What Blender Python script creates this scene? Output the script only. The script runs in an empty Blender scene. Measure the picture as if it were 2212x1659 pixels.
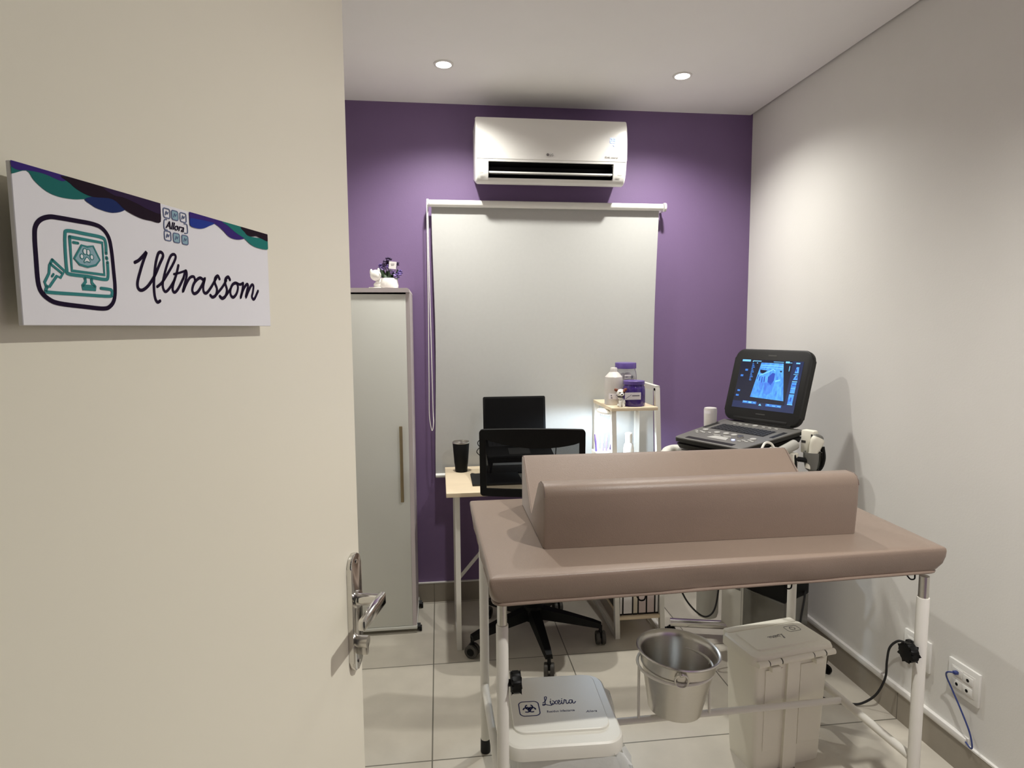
import bpy, bmesh, math, random
from mathutils import Vector, Matrix

# ------------------------------------------------------------------ camera, world, lights, exposure
SC = bpy.context.scene
COL = SC.collection
CEIL, BACK, RIGHT, LEFT, FRONT = 2.591, 3.184, 1.690, -0.56, 0.17

cam_data = bpy.data.cameras.new('camera')
cam_data.sensor_fit = 'HORIZONTAL'; cam_data.sensor_width = 36.0
cam_data.lens = 36.0 * 1310.877 / 2212.0
cam_data.clip_start = 0.01
cam = bpy.data.objects.new('camera', cam_data); COL.objects.link(cam)
def cam_axes(yaw, pitch, roll):
    F = Vector((math.sin(yaw) * math.cos(pitch), math.cos(yaw) * math.cos(pitch), -math.sin(pitch)))
    R0 = Vector((math.cos(yaw), -math.sin(yaw), 0)); U0 = R0.cross(F)
    return math.cos(roll) * R0 + math.sin(roll) * U0, math.cos(roll) * U0 - math.sin(roll) * R0, F
_r, _u, _f = cam_axes(0.11987227, 0.09300851, -0.00617726)
cam.matrix_world = Matrix(((_r.x, _u.x, -_f.x, 0), (_r.y, _u.y, -_f.y, 0), (_r.z, _u.z, -_f.z, 1.46989648), (0, 0, 0, 1)))
SC.camera = cam

SC.view_settings.view_transform = 'Standard'
SC.view_settings.look = 'None'
SC.view_settings.gamma = 1.0
SC.view_settings.use_curve_mapping = False
SC.view_settings.exposure = 0.2

world = bpy.data.worlds.new('world'); SC.world = world
world.use_nodes = True
world.node_tree.nodes['Background'].inputs[0].default_value = (1.0, 0.95, 0.88, 1)
world.node_tree.nodes['Background'].inputs[1].default_value = 0.04

LAMP_W = {True: 74.0, False: 128.0}   # back pair, front one
LAMP_COL = (1.0, 0.982, 0.93)
DOWNLIGHTS = [(0.042, 2.719), (1.107, 2.727), (1.0, 0.74)]
for lx, ly in DOWNLIGHTS:
    ld = bpy.data.lights.new('downlight_lamp', 'SPOT')
    ld.energy = LAMP_W[ly > 2]; ld.color = LAMP_COL; ld.spot_size = math.radians(140); ld.spot_blend = 1.0
    ld.shadow_soft_size = 0.028
    lo = bpy.data.objects.new('downlight_lamp', ld); COL.objects.link(lo)
    lo.location = (lx, ly, CEIL - 0.012)

# ------------------------------------------------------------------ materials
def lin(c):
    return tuple(((v / 255) / 12.92 if v / 255 <= 0.04045 else ((v / 255 + 0.055) / 1.055) ** 2.4) for v in c)
MATS = {}
def M(name, rgb, rough=0.5, metal=0.0, var=0.05, scale=25.0, bump=0.0, bscale=300.0, spec=0.5, trans=0.0, alpha=1.0, coat=0.0, sheen=0.0, emit=None, estr=0.0, stretch=None):
    m = bpy.data.materials.new(name); m.use_nodes = True
    nt = m.node_tree; b = nt.nodes['Principled BSDF']
    tc = nt.nodes.new('ShaderNodeTexCoord'); nz = nt.nodes.new('ShaderNodeTexNoise')
    nz.inputs['Scale'].default_value = scale; nz.inputs['Detail'].default_value = 4
    vec = tc.outputs['Object']
    if stretch:
        mp = nt.nodes.new('ShaderNodeMapping'); mp.inputs['Scale'].default_value = stretch
        nt.links.new(vec, mp.inputs['Vector']); vec = mp.outputs['Vector']
    nt.links.new(vec, nz.inputs['Vector'])
    mx = nt.nodes.new('ShaderNodeMix'); mx.data_type = 'RGBA'
    c = lin(rgb)
    mx.inputs[6].default_value = tuple(v * (1 - var) for v in c) + (1,)
    mx.inputs[7].default_value = tuple(min(1, v * (1 + var)) for v in c) + (1,)
    nt.links.new(nz.outputs['Fac'], mx.inputs[0]); nt.links.new(mx.outputs[2], b.inputs['Base Color'])
    b.inputs['Roughness'].default_value = rough; b.inputs['Metallic'].default_value = metal
    b.inputs['Specular IOR Level'].default_value = spec
    b.inputs['Transmission Weight'].default_value = trans; b.inputs['Alpha'].default_value = alpha
    b.inputs['Coat Weight'].default_value = coat
    if sheen:
        b.inputs['Sheen Weight'].default_value = sheen; b.inputs['Sheen Roughness'].default_value = 0.45
    if emit:
        b.inputs['Emission Color'].default_value = lin(emit) + (1,); b.inputs['Emission Strength'].default_value = estr
    if bump:
        n2 = nt.nodes.new('ShaderNodeTexNoise'); n2.inputs['Scale'].default_value = bscale; n2.inputs['Detail'].default_value = 3
        bp = nt.nodes.new('ShaderNodeBump'); bp.inputs['Strength'].default_value = bump; bp.inputs['Distance'].default_value = 0.002
        nt.links.new(vec, n2.inputs['Vector']); nt.links.new(n2.outputs['Fac'], bp.inputs['Height']); nt.links.new(bp.outputs['Normal'], b.inputs['Normal'])
    MATS[name] = m
    return m

def tile_mat(name, rgb, grout, off, size=0.6, mortar=0.0026, rough=0.32, wallaxis=False):
    m = bpy.data.materials.new(name); m.use_nodes = True
    nt = m.node_tree; b = nt.nodes['Principled BSDF']
    tc = nt.nodes.new('ShaderNodeTexCoord'); mp = nt.nodes.new('ShaderNodeMapping')
    mp.inputs['Location'].default_value = off
    if wallaxis == 'x': mp.inputs['Rotation'].default_value = (0, 0, 0)
    br = nt.nodes.new('ShaderNodeTexBrick'); br.offset = 0.0; br.squash = 1.0
    br.inputs['Scale'].default_value = 1.0; br.inputs['Brick Width'].default_value = size; br.inputs['Row Height'].default_value = size
    br.inputs['Mortar Size'].default_value = mortar; br.inputs['Mortar Smooth'].default_value = 0.1
    c = lin(rgb)
    br.inputs['Color1'].default_value = c + (1,); br.inputs['Color2'].default_value = tuple(v * 0.97 for v in c) + (1,)
    br.inputs['Mortar'].default_value = lin(grout) + (1,)
    nz = nt.nodes.new('ShaderNodeTexNoise'); nz.inputs['Scale'].default_value = 9; nz.inputs['Detail'].default_value = 6
    mx = nt.nodes.new('ShaderNodeMix'); mx.data_type = 'RGBA'; mx.blend_type = 'MULTIPLY'; mx.inputs[0].default_value = 0.25
    nt.links.new(tc.outputs['Object'], mp.inputs['Vector']); nt.links.new(mp.outputs['Vector'], br.inputs['Vector'])
    nt.links.new(tc.outputs['Object'], nz.inputs['Vector'])
    nt.links.new(br.outputs['Color'], mx.inputs[6]); nt.links.new(nz.outputs['Fac'], mx.inputs[7])
    nt.links.new(mx.outputs[2], b.inputs['Base Color'])
    b.inputs['Roughness'].default_value = rough
    bp = nt.nodes.new('ShaderNodeBump'); bp.inputs['Strength'].default_value = 0.4; bp.inputs['Distance'].default_value = 0.002; bp.invert = True
    nt.links.new(br.outputs['Fac'], bp.inputs['Height']); nt.links.new(bp.outputs['Normal'], b.inputs['Normal'])
    MATS[name] = m
    return m

M('wall_paint', (226, 224, 218), 0.7, var=0.02, scale=6, bump=0.12, bscale=160)
M('purple_paint', (122, 99, 138), 0.6, var=0.03, scale=6, bump=0.12, bscale=160)
M('ceiling_paint', (244, 243, 240), 0.85, var=0.015, scale=5)
tile_mat('floor_tile', (210, 203, 188), (124, 120, 108), (0.0455, -2.5617 + 0.6 * 5, 0), rough=0.3)
M('skirting_tile', (150, 142, 128), 0.4, var=0.08, scale=12)
M('grout', (110, 104, 95), 0.8)
M('trim_white', (232, 230, 224), 0.4, var=0.02)
M('door_paint', (238, 233, 215), 0.35, var=0.015, scale=4, bump=0.05, bscale=60)
M('frame_paint', (222, 214, 196), 0.5)
M('vinyl', (137, 119, 105), 0.42, var=0.05, scale=8, bump=0.25, bscale=420, spec=0.5, sheen=0.2)
M('vinyl_dark', (110, 94, 85), 0.5, var=0.05)
M('white_metal', (226, 223, 214), 0.32, var=0.02, scale=10)
M('steel', (205, 202, 196), 0.28, metal=1.0, var=0.06, scale=30, stretch=(1, 1, 30))
M('chrome', (214, 212, 208), 0.12, metal=1.0, var=0.03)
M('bronze', (138, 124, 96), 0.4, metal=0.7, var=0.06)
M('black_plastic', (11, 11, 11), 0.5, var=0.2, scale=40, spec=0.2)
M('black_rubber', (26, 25, 25), 0.75, var=0.2, scale=40)
M('black_metal', (9, 9, 9), 0.5, var=0.15, spec=0.15)
M('caster_grey', (62, 59, 54), 0.5, var=0.1)
M('cabinet_white', (206, 206, 198), 0.5, var=0.015, scale=5)
M('cabinet_mauve', (190, 180, 180), 0.5, var=0.02, scale=5)
M('pvc_white', (234, 233, 227), 0.3, var=0.015, scale=5)
M('pvc_panel', (236, 234, 228), 0.22, var=0.015, scale=5)
M('blind_fabric', (188, 188, 184), 0.8, var=0.03, scale=60, bump=0.1, bscale=500)
M('blind_white', (238, 237, 230), 0.35, var=0.02)
M('light_wood', (226, 208, 178), 0.5, var=0.06, scale=5, stretch=(2, 14, 14))
M('fabric_black', (14, 14, 15), 0.85, var=0.2, scale=60, bump=0.2)
M('bin_white', (226, 224, 214), 0.4, var=0.02, scale=6, bump=0.08, bscale=250)
M('bin_cream', (236, 232, 218), 0.45, var=0.02, scale=6, bump=0.08, bscale=250)
M('bag_plastic', (236, 238, 236), 0.25, var=0.05, scale=30, bump=0.9, bscale=45, alpha=0.62, spec=0.7)
M('device_grey', (98, 96, 92), 0.5, var=0.05, scale=30)
M('device_dark', (58, 57, 54), 0.5, var=0.1, scale=30)
M('device_black', (22, 21, 20), 0.5, var=0.1, spec=0.3)
M('device_key', (46, 46, 48), 0.5, var=0.2, scale=80)
M('button_grey', (176, 174, 168), 0.45)
M('cart_grey', (170, 168, 160), 0.45, var=0.03)
M('cart_white', (218, 215, 205), 0.45, var=0.03)
M('cart_gloss', (112, 110, 102), 0.15, var=0.05)
M('probe_cream', (232, 228, 212), 0.4, var=0.02)
M('probe_grey', (112, 112, 106), 0.5, var=0.06)
M('ceramic', (240, 238, 230), 0.2, var=0.01)
M('leaf', (46, 70, 40), 0.55, var=0.3, scale=60)
M('petal', (92, 70, 134), 0.6, var=0.25, scale=80)
M('petal_light', (142, 122, 176), 0.6, var=0.2, scale=80)
M('petal_dark', (56, 34, 76), 0.6, var=0.25, scale=80)
M('card', (238, 234, 230), 0.6)
M('purple_lid', (92, 72, 140), 0.35, var=0.05)
M('purple_glass', (86, 60, 150), 0.12, var=0.06, trans=0.45)
M('clear_plastic', (236, 236, 240), 0.1, var=0.02, trans=0.92)
M('milky_plastic', (230, 224, 218), 0.35, var=0.03, trans=0.25)
M('cotton', (234, 222, 226), 0.9, var=0.1, scale=50)
M('dark_spot', (42, 30, 34), 0.6)
M('label_white', (236, 230, 232), 0.6, var=0.01)
M('label_text', (110, 104, 116), 0.6)
M('brown', (120, 62, 38), 0.6, var=0.15)
M('book_black', (30, 27, 27), 0.5, var=0.2)
M('spine_white', (226, 222, 220), 0.5, var=0.04)
M('spine_pink', (204, 188, 184), 0.5, var=0.04)
M('spine_cream', (208, 198, 178), 0.5, var=0.04)
M('sign_white', (240, 239, 243), 0.4, var=0.01)
M('ink', (30, 17, 44), 0.7, var=0.1, spec=0.1)
M('green', (36, 122, 116), 0.7, spec=0.1, var=0.06)
M('green2', (62, 136, 136), 0.7, spec=0.1, var=0.05)
M('teal', (36, 110, 106), 0.7, spec=0.1, var=0.06)
M('teal_pale', (142, 178, 190), 0.5, var=0.08, scale=200)
M('violet', (62, 42, 120), 0.7, spec=0.1, var=0.05)
M('navy', (32, 48, 100), 0.7, spec=0.1, var=0.06)
M('blue', (40, 62, 150), 0.7, spec=0.1, var=0.06)
M('black', (34, 20, 34), 0.7, spec=0.1, var=0.1)
M('plum', (50, 34, 66), 0.7, spec=0.1, var=0.1)
M('label_blue', (38, 44, 92), 0.6, spec=0.15)
M('logo_blue', (104, 116, 150), 0.6, spec=0.15)
M('label_grey', (120, 116, 116), 0.5)
M('blue_cable', (48, 62, 120), 0.45, var=0.05)
M('white_cable', (226, 222, 214), 0.45)
M('tumbler_black', (10, 10, 10), 0.55, spec=0.2)
M('led_white', (255, 255, 255), 0.4, emit=(226, 238, 255), estr=9.0)
M('downlight_lens', (255, 255, 255), 0.4, emit=(255, 250, 240), estr=30.0)
M('digit_light', (210, 225, 255), 0.4, emit=(140, 175, 255), estr=1.0)
M('screen_dark', (8, 9, 16), 0.2, emit=(22, 26, 48), estr=0.8)
M('screen_bar', (10, 14, 30), 0.2, emit=(38, 50, 92), estr=0.7)
M('screen_bright', (20, 60, 90), 0.2, emit=(120, 200, 255), estr=1.1)
M('screen_blue', (20, 50, 90), 0.2, emit=(60, 120, 205), estr=1.0)
M('screen_shadow', (10, 20, 50), 0.2, emit=(44, 74, 180), estr=1.0)
M('screen_void', (4, 6, 16), 0.2, emit=(10, 16, 44), estr=1.0)
M('glow_button', (120, 130, 255), 0.3, emit=(150, 160, 255), estr=2.5)

def scan_material(name, c0, c1):
    m = bpy.data.materials.new(name); m.use_nodes = True
    nt = m.node_tree; b = nt.nodes['Principled BSDF']
    tc = nt.nodes.new('ShaderNodeTexCoord'); mp = nt.nodes.new('ShaderNodeMapping'); mp.inputs['Scale'].default_value = (90, 60, 30)
    nz = nt.nodes.new('ShaderNodeTexNoise'); nz.inputs['Scale'].default_value = 1.0; nz.inputs['Detail'].default_value = 5
    cr = nt.nodes.new('ShaderNodeValToRGB')
    cr.color_ramp.elements[0].position = 0.25; cr.color_ramp.elements[0].color = lin(c0) + (1,)
    cr.color_ramp.elements[1].position = 0.7; cr.color_ramp.elements[1].color = lin(c1) + (1,)
    nt.links.new(tc.outputs['Object'], mp.inputs['Vector']); nt.links.new(mp.outputs['Vector'], nz.inputs['Vector'])
    nt.links.new(nz.outputs['Fac'], cr.inputs['Fac']); nt.links.new(cr.outputs['Color'], b.inputs['Emission Color'])
    b.inputs['Emission Strength'].default_value = 1.0; b.inputs['Base Color'].default_value = (0.02, 0.05, 0.1, 1); b.inputs['Roughness'].default_value = 0.25
    MATS[name] = m
scan_material('scan_glow', (40, 98, 212), (92, 180, 250))
scan_material('scan_dim', (52, 92, 205), (74, 140, 235))

def mesh_fabric_material():
    m = bpy.data.materials.new('mesh_fabric'); m.use_nodes = True
    nt = m.node_tree; b = nt.nodes['Principled BSDF']
    tc = nt.nodes.new('ShaderNodeTexCoord'); wv = nt.nodes.new('ShaderNodeTexNoise'); wv.inputs['Scale'].default_value = 500
    mr = nt.nodes.new('ShaderNodeMapRange'); mr.inputs['To Min'].default_value = 0.80; mr.inputs['To Max'].default_value = 0.90
    nt.links.new(tc.outputs['Object'], wv.inputs['Vector']); nt.links.new(wv.outputs['Fac'], mr.inputs['Value']); nt.links.new(mr.outputs['Result'], b.inputs['Alpha'])
    b.inputs['Base Color'].default_value = (0.006, 0.006, 0.007, 1); b.inputs['Roughness'].default_value = 0.9; b.inputs['Specular IOR Level'].default_value = 0.1
    MATS['mesh_fabric'] = m
mesh_fabric_material()

# ------------------------------------------------------------------ mesh helpers
def crom(pts, n=6, closed=False):
    P = [Vector(p) for p in pts]; out = []
    k = len(P)
    segs = k if closed else k - 1
    for i in range(segs):
        p1, p2 = P[i], P[(i + 1) % k]
        p0 = P[(i - 1) % k] if (closed or i > 0) else p1 * 2 - p2
        p3 = P[(i + 2) % k] if (closed or i + 2 < k) else p2 * 2 - p1
        for j in range(n):
            t = j / n
            out.append(0.5 * ((2 * p1) + (p2 - p0) * t + (2 * p0 - 5 * p1 + 4 * p2 - p3) * t * t + (3 * p1 - p0 - 3 * p2 + p3) * t ** 3))
    if not closed: out.append(P[-1])
    return out

def rrect(w, h, r, n=6, cx=0.0, cy=0.0):
    pts = []
    for (sx, sy, a0) in ((1, 1, 0), (-1, 1, 90), (-1, -1, 180), (1, -1, 270)):
        for i in range(n + 1):
            a = math.radians(a0 + 90 * i / n)
            pts.append((cx + sx * (w / 2 - r) + r * math.cos(a), cy + sy * (h / 2 - r) + r * math.sin(a)))
    return pts

class MB:
    def __init__(s): s.bm = bmesh.new(); s.T = None
    def _v(s, p):
        p = Vector(p)
        return s.bm.verts.new(s.T @ p if s.T is not None else p)
    def face(s, pts):
        try: return s.bm.faces.new([s._v(p) for p in pts])
        except ValueError: return None
    def loft(s, loops, cap0=True, cap1=True, closed=True):
        L = [[s._v(p) for p in lp] for lp in loops]; n = len(L[0])
        for a, b in zip(L[:-1], L[1:]):
            for i in range(n if closed else n - 1):
                j = (i + 1) % n
                try: s.bm.faces.new((a[i], a[j], b[j], b[i]))
                except ValueError: pass
        if cap0: s.bm.faces.new(list(reversed(L[0])))
        if cap1: s.bm.faces.new(L[-1])
        return s
    def box(s, c, d, rz=0.0, bev=0.0, seg=2, rot=None):
        c = Vector(c); Rm = rot if rot is not None else Matrix.Rotation(rz, 3, 'Z')
        vs = []
        for z in (-1, 1):
            for y in (-1, 1):
                for x in (-1, 1):
                    vs.append(s._v(c + Rm @ Vector((x * d[0] / 2, y * d[1] / 2, z * d[2] / 2))))
        fs = [s.bm.faces.new([vs[i] for i in q]) for q in ((0, 2, 3, 1), (4, 5, 7, 6), (0, 1, 5, 4), (2, 6, 7, 3), (0, 4, 6, 2), (1, 3, 7, 5))]
        if bev:
            es = {e for f in fs for e in f.edges}
            bmesh.ops.bevel(s.bm, geom=list(es), offset=bev, segments=seg, profile=0.5, affect='EDGES')
        return s
    def box2(s, a, b, bev=0.0, seg=2):
        a, b = Vector(a), Vector(b); return s.box((a + b) / 2, tuple(abs(v) for v in (b - a)), bev=bev, seg=seg)
    def frame(s, axis):
        axis = Vector(axis).normalized(); t = Vector((0, 0, 1)) if abs(axis.z) < 0.9 else Vector((1, 0, 0))
        u = axis.cross(t).normalized(); return u, axis.cross(u).normalized()
    def cyl(s, a, b, r0, r1=None, n=24):
        a, b = Vector(a), Vector(b); r1 = r0 if r1 is None else r1; u, v = s.frame(b - a)
        lp = lambda p, r: [p + u * (r * math.cos(2 * math.pi * i / n)) + v * (r * math.sin(2 * math.pi * i / n)) for i in range(n)]
        return s.loft([lp(a, r0), lp(b, r1)])
    def tube(s, pts, r, n=10, closed=False, smooth=0, squash=None):
        P = crom(pts, smooth, closed) if smooth else [Vector(p) for p in pts]
        k = len(P); loops = []; prev = None
        for i in range(k):
            a = P[(i - 1) % k] if (closed or i) else P[i]; b = P[(i + 1) % k] if (closed or i < k - 1) else P[i]
            t = (b - a).normalized()
            if prev is None: u, v = s.frame(t)
            else:
                u = (prev - t * prev.dot(t)).normalized(); v = t.cross(u)
            prev = u
            rr = r[i] if isinstance(r, (list, tuple)) else r
            loops.append([P[i] + u * (rr * math.cos(2 * math.pi * j / n)) + v * (rr * math.sin(2 * math.pi * j / n)) for j in range(n)])
        if closed: loops.append(loops[0])
        if closed:
            L = [[s._v(p) for p in lp] for lp in loops[:-1]]
            for q in range(k):
                A, B = L[q], L[(q + 1) % k]
                for j in range(n): s.bm.faces.new((A[j], A[(j + 1) % n], B[(j + 1) % n], B[j]))
            return s
        return s.loft(loops)
    def lathe(s, prof, c=(0, 0, 0), n=32, cap0=True, cap1=True, rot=None):
        c = Vector(c); Rm = rot if rot is not None else Matrix.Identity(3)
        return s.loft([[c + Rm @ Vector((max(r, 1e-4) * math.cos(2 * math.pi * i / n), max(r, 1e-4) * math.sin(2 * math.pi * i / n), z)) for i in range(n)] for r, z in prof], cap0, cap1)
    def ball(s, c, r, sc=(1, 1, 1), nu=14, nv=9, rot=None):
        c = Vector(c); Rm = rot if rot is not None else Matrix.Identity(3); L = []
        for j in range(nv + 1):
            a = math.pi * (j / nv - 0.5); a = max(-math.pi / 2 + 0.04, min(math.pi / 2 - 0.04, a))
            L.append([c + Rm @ Vector((r * sc[0] * math.cos(a) * math.cos(2 * math.pi * i / nu), r * sc[1] * math.cos(a) * math.sin(2 * math.pi * i / nu), r * sc[2] * math.sin(a))) for i in range(nu)])
        return s.loft(L)
    def prism(s, poly, o, u, v, h, bev=0.0, seg=2):
        """polygon given in the u,v frame at o, thickened by h along u x v (starting at o)"""
        o, u, v = Vector(o), Vector(u), Vector(v); w = u.cross(v).normalized()
        a = [s._v(o + u * p[0] + v * p[1]) for p in poly]; b = [s._v(o + u * p[0] + v * p[1] + w * h) for p in poly]
        n = len(poly); fs = [s.bm.faces.new(list(reversed(a))), s.bm.faces.new(b)]
        for i in range(n): fs.append(s.bm.faces.new((a[i], a[(i + 1) % n], b[(i + 1) % n], b[i])))
        if bev:
            es = {e for f in fs for e in f.edges}
            bmesh.ops.bevel(s.bm, geom=list(es), offset=bev, segments=seg, profile=0.5, affect='EDGES')
        return s
    def ribbon(s, pts, width, o, u, v, h=0.0004, n=5, closed=False, smooth=True):
        P = crom([(p[0], p[1], 0) for p in pts], n, closed) if smooth else [Vector((p[0], p[1], 0)) for p in pts]
        o, u, v = Vector(o), Vector(u), Vector(v); w = u.cross(v).normalized(); k = len(P); loops = []
        for i in range(k):
            a = P[(i - 1) % k] if (closed or i) else P[i]; b = P[(i + 1) % k] if (closed or i < k - 1) else P[i]
            t = (b - a)
            t = t.normalized() if t.length > 1e-9 else Vector((1, 0, 0)); m = Vector((-t.y, t.x, 0)) * width / 2
            q = lambda p, z: o + u * p.x + v * p.y + w * z
            loops.append([q(P[i] - m, 0), q(P[i] + m, 0), q(P[i] + m, h), q(P[i] - m, h)])
        if closed: loops.append(loops[0])
        s.loft(loops, not closed, not closed)
        if not closed:
            for e in (P[0], P[-1]):
                s.prism([(e.x + width / 2 * math.cos(a * math.pi / 5), e.y + width / 2 * math.sin(a * math.pi / 5)) for a in range(10)], o, u, v, h)
        return s

def obj_link(name, me, m, parent):
    o = bpy.data.objects.new(name, me); COL.objects.link(o)
    if m is not None: me.materials.append(MATS[m] if isinstance(m, str) else m)
    if parent is not None: o.parent = parent
    return o
def root_of(o):
    while o.parent is not None: o = o.parent
    return o
def build(name, mb, m, parent=None, world=False, angle=35, label=None):
    bm = mb.bm
    bmesh.ops.recalc_face_normals(bm, faces=bm.faces)
    if world and parent is not None:
        r = root_of(parent)
        Mi = (Matrix.Translation(r.location) @ r.rotation_euler.to_matrix().to_4x4()).inverted()
        bm.transform(Mi)
    me = bpy.data.meshes.new(name); bm.to_mesh(me); bm.free()
    me.polygons.foreach_set('use_smooth', [True] * len(me.polygons))
    me.set_sharp_from_angle(angle=math.radians(angle))
    o = obj_link(name, me, m, parent)
    if label: o['label'] = label
    return o
def tag(o, label, cat, group=None, kind=None):
    o['label'] = label; o['category'] = cat
    if group: o['group'] = group
    if kind: o['kind'] = kind
    return o
def thing(name, label, cat, loc=(0, 0, 0), rz=0.0, group=None):
    o = bpy.data.objects.new(name, None); COL.objects.link(o)
    o.empty_display_size = 0.05; o.location = loc; o.rotation_euler = (0, 0, rz)
    return tag(o, label, cat, group)
def struct(name, mb, m, label=None):
    o = build(name, mb, m); o['kind'] = 'structure'
    if label: o['label'] = label
    return o
def text(name, body, size, o, u, v, m, parent, world=False, align='LEFT', shear=0.0, h=0.0004, xs=1.0):
    cu = bpy.data.curves.new('tmp', 'FONT'); cu.body = body; cu.size = size; cu.align_x = align; cu.shear = shear; cu.extrude = h / 2; cu.resolution_u = 3
    t = bpy.data.objects.new('tmp', cu); COL.objects.link(t)
    dg = bpy.context.evaluated_depsgraph_get(); me = bpy.data.meshes.new_from_object(t.evaluated_get(dg))
    bpy.data.objects.remove(t)
    o, u, v = Vector(o), Vector(u).normalized(), Vector(v).normalized(); w = u.cross(v)
    T = Matrix(((u.x * xs, v.x, w.x, o.x), (u.y * xs, v.y, w.y, o.y), (u.z * xs, v.z, w.z, o.z), (0, 0, 0, 1)))
    bm = bmesh.new(); bm.from_mesh(me); bm.transform(T); bpy.data.meshes.remove(me)
    mb = MB(); mb.bm.free(); mb.bm = bm
    return build(name, mb, m, parent, world)
def copy_tree(o, parent=None):
    c = o.copy(); COL.objects.link(c); c.parent = parent
    for ch in list(o.children): copy_tree(ch, c)
    return c
X, Y, Z = Vector((1, 0, 0)), Vector((0, 1, 0)), Vector((0, 0, 1))
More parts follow.
